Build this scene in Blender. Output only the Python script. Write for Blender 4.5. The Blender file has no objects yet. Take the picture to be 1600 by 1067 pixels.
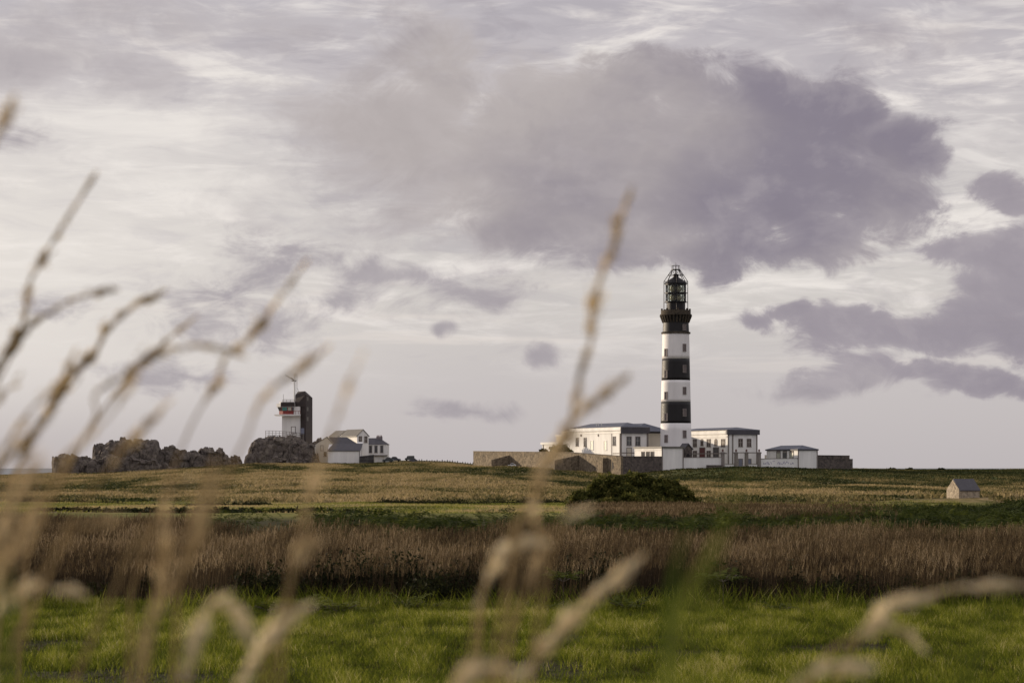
import bpy, math, random
import numpy as np
from mathutils import Vector, noise
random.seed(7); rng = np.random.default_rng(11)
C = bpy.context.scene.collection
sc = bpy.context.scene
F = 3608.0; HOR = 730.0; EYE = 1.7
R = math.radians

# ------------------------------------------------------------------ helpers
def P(px, row, d):
    return Vector(((px-800)/F*d, d, EYE+(HOR-row)/F*d))
def zr(row, d): return EYE+(HOR-row)/F*d
def lin(r, g, b):
    return tuple(((c/255)/12.92 if c/255 <= .04045 else ((c/255+.055)/1.055)**2.4) for c in (r, g, b)) + (1,)

def tag(o, label=None, cat=None, group=None, kind=None):
    if label: o['label'] = label
    if cat: o['category'] = cat
    if group: o['group'] = group
    if kind: o['kind'] = kind
    return o
def empty(name, loc, rz=0.0, label=None, cat=None, group=None):
    o = bpy.data.objects.new(name, None); C.objects.link(o)
    o.location = loc; o.rotation_euler = (0, 0, rz); o.empty_display_size = .3
    return tag(o, label, cat, group)

class MB:
    def __init__(s): s.v = []; s.f = []; s.m = []
    def add(s, vs, fs, m=0):
        b = len(s.v); s.v += [tuple(v) for v in vs]
        for f in fs: s.f.append(tuple(b+i for i in f)); s.m.append(m)
        return s
    def box(s, x0, y0, z0, x1, y1, z1, m=0):
        v = [(x0,y0,z0),(x1,y0,z0),(x1,y1,z0),(x0,y1,z0),(x0,y0,z1),(x1,y0,z1),(x1,y1,z1),(x0,y1,z1)]
        return s.add(v, [(0,3,2,1),(4,5,6,7),(0,1,5,4),(1,2,6,5),(2,3,7,6),(3,0,4,7)], m)
    def hexa(s, v, m=0):   # 8 verts bottom ring then top ring
        return s.add(v, [(0,3,2,1),(4,5,6,7),(0,1,5,4),(1,2,6,5),(2,3,7,6),(3,0,4,7)], m)
    def prism(s, poly, axis, a, b, m=0):
        n = len(poly)
        def mk(p, t):
            return (t, p[0], p[1]) if axis == 'x' else ((p[0], t, p[1]) if axis == 'y' else (p[0], p[1], t))
        vs = [mk(p, a) for p in poly]+[mk(p, b) for p in poly]
        fs = [tuple(range(n)), tuple(range(2*n-1, n-1, -1))]
        fs += [(i, i+n, (i+1) % n+n, (i+1) % n) for i in range(n)]
        return s.add(vs, fs, m)
    def tube(s, p, q, r0, r1=None, n=8, m=0):
        p = Vector(p); q = Vector(q); r1 = r0 if r1 is None else r1
        d = (q-p).normalized(); a = d.orthogonal().normalized(); b = d.cross(a)
        vs = []
        for c, r in ((p, r0), (q, r1)):
            for i in range(n):
                t = 2*math.pi*i/n; vs.append(c+a*math.cos(t)*r+b*math.sin(t)*r)
        fs = [(i, (i+1) % n, (i+1) % n+n, i+n) for i in range(n)]+[tuple(range(n-1, -1, -1)), tuple(range(n, 2*n))]
        return s.add(vs, fs, m)
    def path(s, pts, rad, n=6, m=0):
        pts = [Vector(p) for p in pts]; k = len(pts); vs = []
        a = None
        for i, p in enumerate(pts):
            d = (pts[min(i+1, k-1)]-pts[max(i-1, 0)]).normalized()
            if a is None: a = d.orthogonal().normalized()
            a = (a-d*a.dot(d)).normalized(); b = d.cross(a); r = rad[i] if hasattr(rad, '__len__') else rad
            for j in range(n):
                t = 2*math.pi*j/n; vs.append(p+a*math.cos(t)*r+b*math.sin(t)*r)
        fs = [(i*n+j, i*n+(j+1) % n, (i+1)*n+(j+1) % n, (i+1)*n+j) for i in range(k-1) for j in range(n)]
        fs += [tuple(range(n-1, -1, -1)), tuple(range((k-1)*n, k*n))]
        return s.add(vs, fs, m)
    def lathe(s, prof, n=64, m=0, c=(0, 0)):
        k = len(prof); vs = []
        for r, z in prof:
            for j in range(n):
                t = 2*math.pi*j/n; vs.append((c[0]+r*math.cos(t), c[1]+r*math.sin(t), z))
        fs = [(i*n+j, i*n+(j+1) % n, (i+1)*n+(j+1) % n, (i+1)*n+j) for i in range(k-1) for j in range(n)]
        fs += [tuple(range(n-1, -1, -1)), tuple(range((k-1)*n, k*n))]
        return s.add(vs, fs, m)
    def hip(s, x0, y0, x1, y1, z0, z1, inset, m=0):
        if (x1-x0) >= (y1-y0): a = (x0+inset, (y0+y1)/2, z1); b = (x1-inset, (y0+y1)/2, z1); fs = [(0,1,5,4),(1,2,5),(2,3,4,5),(3,0,4),(0,3,2,1)]
        else: a = ((x0+x1)/2, y0+inset, z1); b = ((x0+x1)/2, y1-inset, z1); fs = [(0,1,4),(1,2,5,4),(2,3,5),(3,0,4,5),(0,3,2,1)]
        return s.add([(x0,y0,z0),(x1,y0,z0),(x1,y1,z0),(x0,y1,z0),a,b], fs, m)
    def build(s, name, mats, parent=None, smooth=False, loc=None):
        me = bpy.data.meshes.new(name); me.from_pydata(s.v, [], s.f)
        if not isinstance(mats, (list, tuple)): mats = [mats]
        for mm in mats: me.materials.append(mm)
        me.polygons.foreach_set('material_index', s.m)
        if smooth: me.polygons.foreach_set('use_smooth', [True]*len(s.f))
        me.update()
        o = bpy.data.objects.new(name, me); C.objects.link(o)
        if parent: o.parent = parent
        if loc: o.location = loc
        return o

def mesh_np(name, V, Q, mat, tint=None, smooth=False):
    me = bpy.data.meshes.new(name)
    k = Q.shape[1]; n = len(Q)
    me.vertices.add(len(V)); me.vertices.foreach_set('co', V.astype(np.float32).ravel())
    me.loops.add(n*k); me.loops.foreach_set('vertex_index', Q.astype(np.int32).ravel())
    me.polygons.add(n); me.polygons.foreach_set('loop_start', np.arange(0, n*k, k, dtype=np.int32))
    if smooth: me.polygons.foreach_set('use_smooth', np.ones(n, bool))
    if tint is not None:
        a = me.attributes.new('tint', 'FLOAT', 'POINT'); a.data.foreach_set('value', tint.astype(np.float32).ravel())
    me.materials.append(mat); me.update(calc_edges=True)
    o = bpy.data.objects.new(name, me); C.objects.link(o)
    return o

def h2(i, j, s):
    n = (i.astype(np.int64)*374761393 + j.astype(np.int64)*668265263 + s*974634777) & 0xffffffff
    n = ((n ^ (n >> 13))*1274126177) & 0xffffffff
    return ((n ^ (n >> 16)) & 0xffff)/65535.0
def vn(x, y, s=0):
    i = np.floor(x); j = np.floor(y); u = x-i; v = y-j; u = u*u*(3-2*u); v = v*v*(3-2*v)
    return (h2(i, j, s)*(1-u)+h2(i+1, j, s)*u)*(1-v)+(h2(i, j+1, s)*(1-u)+h2(i+1, j+1, s)*u)*v
def fbm(x, y, o=4, s=0):
    t = 0; a = .5; w = 0
    for k in range(o): t = t+a*vn(x*2**k+17*k, y*2**k-9*k, s+k); w += a; a *= .5
    return t/w

# ------------------------------------------------------------------ terrain height
TD = np.array([60, 100, 150, 220, 300, 400, 500, 600, 640, 700, 760, 830])
TP = np.array([-600, 0, 100, 200, 300, 400, 560, 640, 700, 740, 850, 970, 1060, 1200, 1400, 1600, 2400])
TR = np.array([
 [832.2]*17,
 [801]*17,
 [794]*17,
 [786]*17,
 [780,780,780,780,779,778,778,778,778,778,779,779,779,779,779,779,779],
 [775,773,771,770,768,766,766,766,766,767,768,769,768,767,767,767,767],
 [766,762,760,758,755,752,751,751,751,752,755,758,754,751,753,754,754],
 [756,751,750,747,742,738,738,737,737,738,740,744,736,734.5,739,741,741],
 [752,747,745,742,737,733,733,732,732,733,734,736,731,731,736.5,738,738],
 [750,742.6,740,736.5,731,727,727,725,726,728,730,731,730.5,730.8,734.6,735.5,735],
 [752,744,739,735,729,723,723,719.5,721,725,728,730,730.5,730.8,734,733.5,732],
 [757,750,743,740,733,724,722,719,720.5,725,728,730,731,731.5,734,733.2,732]], float)
def H(x, y):
    x = np.asarray(x, float); y = np.asarray(y, float)
    yy = np.clip(y, 60, 830); px = np.clip(800+F*x/yy, -600, 2400)
    iy = np.clip(np.searchsorted(TD, yy)-1, 0, len(TD)-2); ix = np.clip(np.searchsorted(TP, px)-1, 0, len(TP)-2)
    fy = (yy-TD[iy])/(TD[iy+1]-TD[iy]); fx = (px-TP[ix])/(TP[ix+1]-TP[ix])
    row = (TR[iy, ix]*(1-fx)+TR[iy, ix+1]*fx)*(1-fy)+(TR[iy+1, ix]*(1-fx)+TR[iy+1, ix+1]*fx)*fy
    z = EYE-(row-HOR)/F*yy
    z = np.where(y < 60, 0.0, z)
    amp = np.clip((y-90)/150, 0, 1)*.35*np.clip((760-y)/120, .25, 1)
    z = z+amp*((fbm(x/14, y/14, 4, 3)-.5)*1.8+(fbm(x/30, y/38, 3, 13)-.5)*4.2) + np.clip((y-90)/60, 0, 1)*.12*(fbm(x/2.5, y/2.5, 3, 9)-.5)
    z = z+(fbm(x/1.7, y/1.7, 3, 5)-.5)*.07*(y < 60)
    e = np.clip((y-840)/170, 0, 1)+np.clip((np.abs(x)-700)/300, 0, 1)+np.clip((-y-700)/300, 0, 1)
    e = np.clip(e, 0, 1); e = e*e*(3-2*e)
    return z*(1-e)+(-27)*e
def Hs(x, y): return float(H(np.array([x]), np.array([y]))[0])

# ------------------------------------------------------------------ materials
def new_mat(name):
    m = bpy.data.materials.new(name); m.use_nodes = True; nt = m.node_tree
    return m, nt, nt.nodes['Principled BSDF']
def N(nt, t, **k):
    n = nt.nodes.new(t)
    for a, b in k.items():
        if a == 'ins':
            for i, v in b.items():
                n.inputs[i].default_value = v
        else: setattr(n, a, b)
    return n
def ramp(nt, stops, src, interp='LINEAR'):
    r = nt.nodes.new('ShaderNodeValToRGB'); cr = r.color_ramp; cr.interpolation = interp
    while len(cr.elements) < len(stops): cr.elements.new(.5)
    for e, (p, c) in zip(cr.elements, stops): e.position = p; e.color = c if len(c) == 4 else tuple(c)+(1,)
    nt.links.new(src, r.inputs[0]); return r.outputs[0]
def plain(name, col, rough=.7, var=.25, scale=1.2, metal=0, streak=False, bump=.0, spec=.3):
    m, nt, b = new_mat(name); L = nt.links.new
    tc = N(nt, 'ShaderNodeTexCoord'); mp = N(nt, 'ShaderNodeMapping'); L(tc.outputs['Object'], mp.inputs[0])
    if streak: mp.inputs['Scale'].default_value = (1, 1, .15)
    no = N(nt, 'ShaderNodeTexNoise', ins={'Scale': scale, 'Detail': 6, 'Roughness': .65}); L(mp.outputs[0], no.inputs['Vector'])
    c = col[:3]
    L(ramp(nt, [(.3, tuple(x*(1-var) for x in c)), (.7, tuple(min(1, x*(1+var*.4)) for x in c))], no.outputs['Fac']), b.inputs['Base Color'])
    b.inputs['Roughness'].default_value = rough; b.inputs['Metallic'].default_value = metal
    b.inputs['Specular IOR Level'].default_value = spec
    if bump:
        n2 = N(nt, 'ShaderNodeTexNoise', ins={'Scale': scale*6, 'Detail': 5}); L(tc.outputs['Object'], n2.inputs['Vector'])
        bp = N(nt, 'ShaderNodeBump', ins={'Strength': .8, 'Distance': bump}); L(n2.outputs['Fac'], bp.inputs['Height']); L(bp.outputs[0], b.inputs['Normal'])
    return m
def stone(name, c1, c2, mortar, s=.6):
    m, nt, b = new_mat(name); L = nt.links.new
    tc = N(nt, 'ShaderNodeTexCoord'); sep = N(nt, 'ShaderNodeSeparateXYZ'); L(tc.outputs['Object'], sep.inputs[0])
    ad = N(nt, 'ShaderNodeMath', operation='ADD'); L(sep.outputs[0], ad.inputs[0]); L(sep.outputs[1], ad.inputs[1])
    cb = N(nt, 'ShaderNodeCombineXYZ'); L(ad.outputs[0], cb.inputs[0]); L(sep.outputs[2], cb.inputs[1])
    vo = N(nt, 'ShaderNodeTexVoronoi', ins={'Scale': 1/s, 'Randomness': .85}); L(cb.outputs[0], vo.inputs['Vector'])
    no = N(nt, 'ShaderNodeTexNoise', ins={'Scale': .35, 'Detail': 6, 'Roughness': .7}); L(tc.outputs['Object'], no.inputs['Vector'])
    sp = N(nt, 'ShaderNodeSeparateColor'); L(vo.outputs['Color'], sp.inputs[0])
    mx = N(nt, 'ShaderNodeMix', data_type='FLOAT', ins={0: .55}); L(sp.outputs[0], mx.inputs[2]); L(no.outputs['Fac'], mx.inputs[3])
    col = ramp(nt, [(.2, mortar), (.4, c1), (.75, c2)], mx.outputs[0])
    L(col, b.inputs['Base Color']); b.inputs['Roughness'].default_value = .9; b.inputs['Specular IOR Level'].default_value = .2
    bp = N(nt, 'ShaderNodeBump', ins={'Strength': .9, 'Distance': .06}); L(vo.outputs['Distance'], bp.inputs['Height']); bp.invert = True
    L(bp.outputs[0], b.inputs['Normal'])
    return m
def veg(name, stops, trans=.35, rough=.7, nscale=.4, namt=.35, off=0.0, spec=.06):
    m, nt, b = new_mat(name); L = nt.links.new
    at = N(nt, 'ShaderNodeAttribute', attribute_name='tint')
    ge = N(nt, 'ShaderNodeNewGeometry')
    no = N(nt, 'ShaderNodeTexNoise', ins={'Scale': nscale, 'Detail': 5, 'Roughness': .6}); L(ge.outputs['Position'], no.inputs['Vector'])
    m1 = N(nt, 'ShaderNodeMath', operation='MULTIPLY_ADD', ins={1: namt, 2: off-namt/2}); L(no.outputs['Fac'], m1.inputs[0])
    m2 = N(nt, 'ShaderNodeMath', operation='ADD'); L(m1.outputs[0], m2.inputs[0]); L(at.outputs['Fac'], m2.inputs[1])
    col = ramp(nt, stops, m2.outputs[0])
    L(col, b.inputs['Base Color']); b.inputs['Roughness'].default_value = rough; b.inputs['Specular IOR Level'].default_value = spec
    tr = N(nt, 'ShaderNodeBsdfTranslucent'); L(col, tr.inputs[0])
    mx = N(nt, 'ShaderNodeMixShader', ins={0: trans}); L(b.outputs[0], mx.inputs[1]); L(tr.outputs[0], mx.inputs[2])
    L(mx.outputs[0], nt.nodes['Material Output'].inputs[0])
    return m

M = {}
M['white'] = plain('white_render', (.80, .78, .75), .85, .16, .45, streak=True, bump=.02)
M['cream'] = plain('cream_render', (.66, .60, .50), .85, .18, .4, streak=True)
M['tower_white'] = plain('tower_white_paint', (.78, .75, .74), .6, .14, .35, streak=True, bump=.02)
M['tower_black'] = plain('tower_black_paint', (.018, .016, .017), .55, .35, .6, streak=True, bump=.02)
M['iron'] = plain('dark_iron', (.022, .02, .022), .5, .4, 3, metal=.3)
M['trim'] = plain('granite_trim', (.24, .21, .19), .85, .25, 2)
M['slate'] = plain('blue_grey_slate', (.075, .082, .115), .5, .25, 1.5, bump=.03)
M['slate2'] = plain('weathered_slate', (.15, .14, .125), .6, .25, 1.2, bump=.03)
M['slate3'] = plain('dark_slate', (.08, .075, .085), .6, .25, 1.2, bump=.03)
M['cladding'] = plain('black_slate_cladding', (.046, .034, .032), .6, .3, 1.5, bump=.03)
M['glass'] = plain('window_glass', (.06, .058, .06), .12, .2, 1, spec=.6)
M['glass_green'] = plain('green_tinted_glass', (.05, .22, .18), .15, .3, 1, spec=.6)
M['glass_pale'] = plain('pale_blind', (.45, .45, .36), .4, .3, 1)
M['shutter'] = plain('brown_shutter', (.10, .075, .065), .7, .3, 2)
M['reddoor'] = plain('red_door_paint', (.12, .035, .035), .6, .3, 2)
M['redpanel'] = plain('red_panel_paint', (.25, .045, .04), .6, .3, 2)
M['bluedoor'] = plain('blue_grey_door_paint', (.20, .21, .27), .6, .2, 2)
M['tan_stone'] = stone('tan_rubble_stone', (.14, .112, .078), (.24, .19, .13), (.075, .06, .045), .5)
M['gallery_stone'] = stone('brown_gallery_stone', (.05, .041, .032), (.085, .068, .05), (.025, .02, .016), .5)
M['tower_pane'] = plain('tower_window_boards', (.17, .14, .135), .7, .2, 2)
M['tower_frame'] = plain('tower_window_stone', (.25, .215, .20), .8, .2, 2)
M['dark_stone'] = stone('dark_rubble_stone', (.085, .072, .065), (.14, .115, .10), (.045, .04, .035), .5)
M['pale_stone'] = stone('pale_shed_stone', (.28, .23, .17), (.42, .35, .26), (.16, .13, .10), .22)
M['timber'] = plain('black_tarred_timber', (.02, .017, .018), .8, .3, 2)
M['galv'] = plain('pale_mast_paint', (.62, .6, .55), .5, .15, 2)
M['rail'] = plain('grey_rail_paint', (.16, .14, .13), .6, .2, 2)
M['car_dark'] = plain('dark_green_car_paint', (.03, .04, .042), .3, .1, 1, spec=.5)
M['car_blue'] = plain('slate_blue_car_paint', (.045, .05, .065), .3, .1, 1, spec=.5)
M['car_grey'] = plain('grey_car_paint', (.06, .065, .06), .3, .1, 1, spec=.5)
M['car_white'] = plain('white_car_paint', (.75, .75, .78), .3, .1, 1, spec=.5)
M['tyre'] = plain('tyre_rubber', (.015, .015, .015), .9, .1, 1)
M['chimney'] = plain('chimney_render', (.2, .17, .18), .8, .2, 1)
M['clay'] = plain('chimney_pot_clay', (.16, .09, .075), .8, .2, 1)

# lantern glass: thin, mostly see-through
m, nt, b = new_mat('lantern_glass'); tr = N(nt, 'ShaderNodeBsdfTransparent', ins={0: (.86, .9, .86, 1)}); gl = N(nt, 'ShaderNodeBsdfGlossy', ins={1: .05})
fr = N(nt, 'ShaderNodeFresnel', ins={0: 1.35}); mx = N(nt, 'ShaderNodeMixShader'); nt.links.new(fr.outputs[0], mx.inputs[0]); nt.links.new(tr.outputs[0], mx.inputs[1]); nt.links.new(gl.outputs[0], mx.inputs[2])
nt.links.new(mx.outputs[0], nt.nodes['Material Output'].inputs[0]); M['lantern_glass'] = m
m, nt, b = new_mat('lens_glass'); b.inputs['Base Color'].default_value = (.50, .44, .30, 1); b.inputs['Roughness'].default_value = .12
b.inputs['Transmission Weight'].default_value = .4; b.inputs['IOR'].default_value = 1.45; M['lens'] = m

# rock
m, nt, b = new_mat('lichen_granite'); L = nt.links.new
tc = N(nt, 'ShaderNodeTexCoord'); vo = N(nt, 'ShaderNodeTexVoronoi', ins={'Scale': .55}); vo.feature = 'DISTANCE_TO_EDGE'
no = N(nt, 'ShaderNodeTexNoise', ins={'Scale': .5, 'Detail': 8, 'Roughness': .7}); L(tc.outputs['Object'], no.inputs['Vector'])
va = N(nt, 'ShaderNodeVectorMath', operation='MULTIPLY_ADD'); va.inputs[1].default_value = (1.6, 1.6, 1.6); L(no.outputs['Color'], va.inputs[0]); L(tc.outputs['Object'], va.inputs[2]); L(va.outputs[0], vo.inputs['Vector'])
c1 = ramp(nt, [(.32, (.045, .038, .034)), (.46, (.12, .10, .088)), (.56, (.155, .13, .108)), (.68, (.24, .21, .17))], no.outputs['Fac'])
c2 = ramp(nt, [(0, (.35, .35, .35)), (.05, (1, 1, 1))], vo.outputs['Distance'])
mm = N(nt, 'ShaderNodeMix', data_type='RGBA', blend_type='MULTIPLY', ins={0: 1}); L(c1, mm.inputs[6]); L(c2, mm.inputs[7]); L(mm.outputs[2], b.inputs['Base Color'])
b.inputs['Roughness'].default_value = .95; b.inputs['Specular IOR Level'].default_value = .15
bp = N(nt, 'ShaderNodeBump', ins={'Strength': 1, 'Distance': .35}); L(no.outputs['Fac'], bp.inputs['Height']); L(bp.outputs[0], b.inputs['Normal'])
M['rock'] = m

# ground
m, nt, b = new_mat('ground_turf_and_heath'); L = nt.links.new
ge = N(nt, 'ShaderNodeNewGeometry'); sp = N(nt, 'ShaderNodeSeparateXYZ'); L(ge.outputs['Position'], sp.inputs[0])
def noi(scale, det=6, ro=.6, w=0):
    mp = N(nt, 'ShaderNodeMapping'); mp.inputs['Location'].default_value = (w*13.1, w*7.7, 0); mp.inputs['Scale'].default_value = (1.3, .38, 1); L(ge.outputs['Position'], mp.inputs[0])
    n = N(nt, 'ShaderNodeTexNoise', ins={'Scale': scale, 'Detail': det, 'Roughness': ro}); L(mp.outputs[0], n.inputs['Vector']); return n.outputs['Fac']
def band(src, a, b_, c, d, wob=0, nz=None):
    if nz is not None:
        q = N(nt, 'ShaderNodeMath', operation='MULTIPLY_ADD', ins={1: wob, 2: -wob/2}); L(nz, q.inputs[0])
        q2 = N(nt, 'ShaderNodeMath', operation='ADD'); L(q.outputs[0], q2.inputs[0]); L(src, q2.inputs[1]); src = q2.outputs[0]
    u = N(nt, 'ShaderNodeMapRange', ins={1: a, 2: b_, 3: 0, 4: 1}); L(src, u.inputs[0])
    if c is None: return u.outputs[0]
    v = N(nt, 'ShaderNodeMapRange', ins={1: c, 2: d, 3: 1, 4: 0}); L(src, v.inputs[0])
    w = N(nt, 'ShaderNodeMath', operation='MULTIPLY'); L(u.outputs[0], w.inputs[0]); L(v.outputs[0], w.inputs[1]); return w.outputs[0]
def mixc(f, a, b_):
    mx = N(nt, 'ShaderNodeMix', data_type='RGBA'); L(f, mx.inputs[0])
    for i, s in ((6, a), (7, b_)):
        if isinstance(s, tuple): mx.inputs[i].default_value = s if len(s) == 4 else s+(1,)
        else: L(s, mx.inputs[i])
    return mx.outputs[2]
def mulf(a, b_):
    w = N(nt, 'ShaderNodeMath', operation='MULTIPLY'); L(a, w.inputs[0]); L(b_, w.inputs[1]); return w.outputs[0]
n_big = noi(.035, 5, .6); n_mid = noi(.16, 6, .65, 1); n_fine = noi(3, 6, .7, 2); n_tus = noi(.9, 5, .7, 3)
heath = ramp(nt, [(.34, (.03, .035, .014)), (.44, (.09, .08, .032)), (.53, (.20, .155, .07)), (.64, (.32, .23, .125))], n_mid)
heath2 = ramp(nt, [(.38, (.035, .045, .015)), (.55, (.13, .11, .045)), (.7, (.10, .07, .055))], n_tus)
heath = mixc(ramp(nt, [(.4, (0, 0, 0)), (.65, (.75, .75, .75))], n_big), heath, heath2)
# dark green rise before the enclosure: grass colour with building shade painted in
xr = band(sp.outputs[0], 20, 50, 130, 200, 25, n_mid); yr = band(sp.outputs[1], 470, 540, 640, 660, 60, n_mid)
heath = mixc(mulf(xr, yr), heath, ramp(nt, [(.35, (.035, .05, .018)), (.65, (.10, .11, .035))], n_mid))
lawn = ramp(nt, [(.3, (.09, .10, .025)), (.7, (.22, .20, .06))], n_mid)
sand = ramp(nt, [(.3, (.20, .15, .09)), (.7, (.36, .26, .17))], n_mid)
col = mixc(band(sp.outputs[1], 235, 255, None, None, 40, n_mid), lawn, heath)
yl = band(sp.outputs[1], 108, 112, 132, 138, 14, n_mid); xl = band(sp.outputs[0], -60, -50, -8, -2, 6, n_mid)
col = mixc(mulf(yl, xl), col, sand)
near = ramp(nt, [(.35, (.03, .024, .015)), (.6, (.05, .052, .018))], n_fine)
col = mixc(band(sp.outputs[1], 84, 96, None, None, 8, n_mid), near, col)
L(col, b.inputs['Base Color']); b.inputs['Roughness'].default_value = 1; b.inputs['Specular IOR Level'].default_value = .05
bp = N(nt, 'ShaderNodeBump', ins={'Strength': 1, 'Distance': .5}); L(n_tus, bp.inputs['Height'])
bp2 = N(nt, 'ShaderNodeBump', ins={'Strength': 1, 'Distance': .08}); L(n_fine, bp2.inputs['Height']); L(bp.outputs[0], bp2.inputs['Normal']); L(bp2.outputs[0], b.inputs['Normal'])
M['ground'] = m

# ------------------------------------------------------------------ ground + sea
def axis(lo, hi, c, k, n):
    a = math.asinh((lo-c)/k); b_ = math.asinh((hi-c)/k); return c+k*np.sinh(np.linspace(a, b_, n))
xs = axis(-1000, 1000, 0, 25, 460); ys = np.concatenate([np.linspace(-1000, 0, 30)[:-1], axis(0, 60, 20, 30, 160)[:-1], np.geomspace(60, 1010, 520)])
X, Y = np.meshgrid(xs, ys); Z = H(X, Y)
V = np.stack([X.ravel(), Y.ravel(), Z.ravel()], 1); nx = len(xs); ny = len(ys)
ii = (np.arange(ny-1)[:, None]*nx+np.arange(nx-1)[None, :]).ravel()
Q = np.stack([ii, ii+1, ii+nx+1, ii+nx], 1)
tag(mesh_np('ground', V, Q, M['ground'], smooth=True), kind='structure')
m, nt, b = new_mat('sea_water'); b.inputs['Base Color'].default_value = (.07, .085, .10, 1); b.inputs['Roughness'].default_value = .35
no = N(nt, 'ShaderNodeTexNoise', ins={'Scale': .05, 'Detail': 8}); ge = N(nt, 'ShaderNodeNewGeometry'); nt.links.new(ge.outputs['Position'], no.inputs['Vector'])
bp = N(nt, 'ShaderNodeBump', ins={'Strength': 1, 'Distance': 3}); nt.links.new(no.outputs['Fac'], bp.inputs['Height']); nt.links.new(bp.outputs[0], b.inputs['Normal'])
sea = MB(); nseg = 64
sea.add([(0, 0, -22)]+[(60000*math.cos(2*math.pi*i/nseg), 60000*math.sin(2*math.pi*i/nseg), -22) for i in range(nseg)], [(0, i+1, (i+1) % nseg+1) for i in range(nseg)])
tag(sea.build('sea', m), kind='structure')

# ------------------------------------------------------------------ enclosure frame
A = R(25); CA, SA = math.cos(A), math.sin(A)
CX, CY = 170/F*610, 610.0
def uw(px, v):
    k = (px-800)/F
    return (k*(CY+CA*v)-CX+SA*v)/(CA-SA*k)
def cw(u, v, z=0): return Vector((CX+CA*u-SA*v, CY+SA*u+CA*v, z))
def dep(u, v): return CY+SA*u+CA*v

def window(parent, face, c, z, w, h, off, surround='trim', pane='glass', name='window', bars=True, arched=False):
    """face 'f' = front (local -y at y=off), 'l' = left (local -x at x=off), 'r' = right"""
    mb = MB(); t = .16
    def bx(a0, z0, a1, z1, p0, p1, m):
        if face == 'f': mb.box(a0, off-p1, z0, a1, off-p0, z1, m)
        elif face == 'l': mb.box(off-p1, a0, z0, off-p0, a1, z1, m)
        else: mb.box(off+p0, a0, z0, off+p1, a1, z1, m)
    bx(c-w/2, z, c+w/2, z+h, -.02, .03, 1)
    bx(c-w/2-t, z, c-w/2, z+h, -.02, .10, 0); bx(c+w/2, z, c+w/2+t, z+h, -.02, .10, 0)
    bx(c-w/2-t, z+h, c+w/2+t, z+h+t, -.02, .10, 0); bx(c-w/2-t-.06, z-t, c+w/2+t+.06, z, -.02, .16, 0)
    if bars:
        bx(c-.035, z, c+.035, z+h, .03, .06, 2); bx(c-w/2, z+h*.55, c-.035, z+h*.55+.06, .03, .055, 2); bx(c+.035, z+h*.55, c+w/2, z+h*.55+.06, .03, .055, 2)
    if arched:
        ang = [math.pi*i/8 for i in range(9)]
        pr = [(c+(w/2+t)*math.cos(a), z+h+t+(w/2)*math.sin(a)) for a in ang]
        if face == 'l': mb.prism(pr, 'x', off-.09, off+.02, 0)
        else: mb.prism(pr, 'y', off-.09, off+.02, 0)
    return mb.build(name, [M[surround], M[pane], M['galv']], parent)

# ---- lighthouse
TXY = P(1056, HOR, 633); TX, TY = TXY.x, 633.0
gz = 1.0
lt = empty('lighthouse', (TX, TY, gz), 0, 'tall round lighthouse tower with black and white bands and glazed lantern', 'lighthouse')
def tz(row): return zr(row, TY)-gz
pm = TY/F
prof = [(25.6, 736), (24.6, 697), (23.7, 661), (23.1, 628), (22.3, 594), (21.6, 561), (20.9, 520)]
def trad(row):
    rows = [p[1] for p in prof][::-1]; rs = [p[0] for p in prof][::-1]
    return float(np.interp(row, rows, rs))*pm
def band_mb(r0, r1, ex=0):
    mb = MB(); k = 7
    return mb.lathe([(trad(r0+(r1-r0)*i/k)+ex, tz(r0+(r1-r0)*i/k)) for i in range(k+1)], 128)
for (r0, r1, mt) in ((736, 661.3, 'tower_white'), (661.3, 628, 'tower_black'), (628, 594.3, 'tower_white'), (594.3, 561, 'tower_black'), (561, 520.5, 'tower_white')):
    o = band_mb(r0, r1).build('tower_band', M[mt], lt, smooth=False)
    for p_ in o.data.polygons: p_.use_smooth = len(p_.vertices) == 4
    tag(o, 'black painted band of the tower' if mt == 'tower_black' else 'white painted band of the tower')
MB().lathe([(trad(520)+.35, tz(521.6)), (trad(520)+.35, tz(519.2)), (trad(520), tz(518.6))], 96).build('string_course', M['gallery_stone'], lt)
MB().lathe([(trad(520)-.05, tz(519)), (trad(520)-.15, tz(504)), (trad(520)-.1, tz(494))], 96).build('tower_neck', M['tower_black'], lt)
cb = MB()
for i in range(28):   # corbels under the gallery
    t = 2*math.pi*i/28; c, s_ = math.cos(t), math.sin(t); r0 = trad(520)-.2; w = .22
    def cp(r, o_, z): return (c*r-s_*o_, s_*r+c*o_, z)
    z0, z1, z2 = tz(504.5), tz(498), tz(493.5)
    v = [cp(r0, -w, z0), cp(r0+.25, -w, z0), cp(r0+.25, w, z0), cp(r0, w, z0), cp(r0, -w, z2), cp(r0+1.0, -w, z2), cp(r0+1.0, w, z2), cp(r0, w, z2)]
    cb.hexa(v)
cb.build('gallery_corbels', M['gallery_stone'], lt)
RG = 24.2*pm
g = MB(); g.lathe([(RG-.5, tz(494)), (RG+.12, tz(493)), (RG+.12, tz(491.4)), (RG-.2, tz(491.2)), (2.5, tz(491))], 96)
g.build('gallery_floor', M['gallery_stone'], lt)
g = MB(); nn = 96
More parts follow.
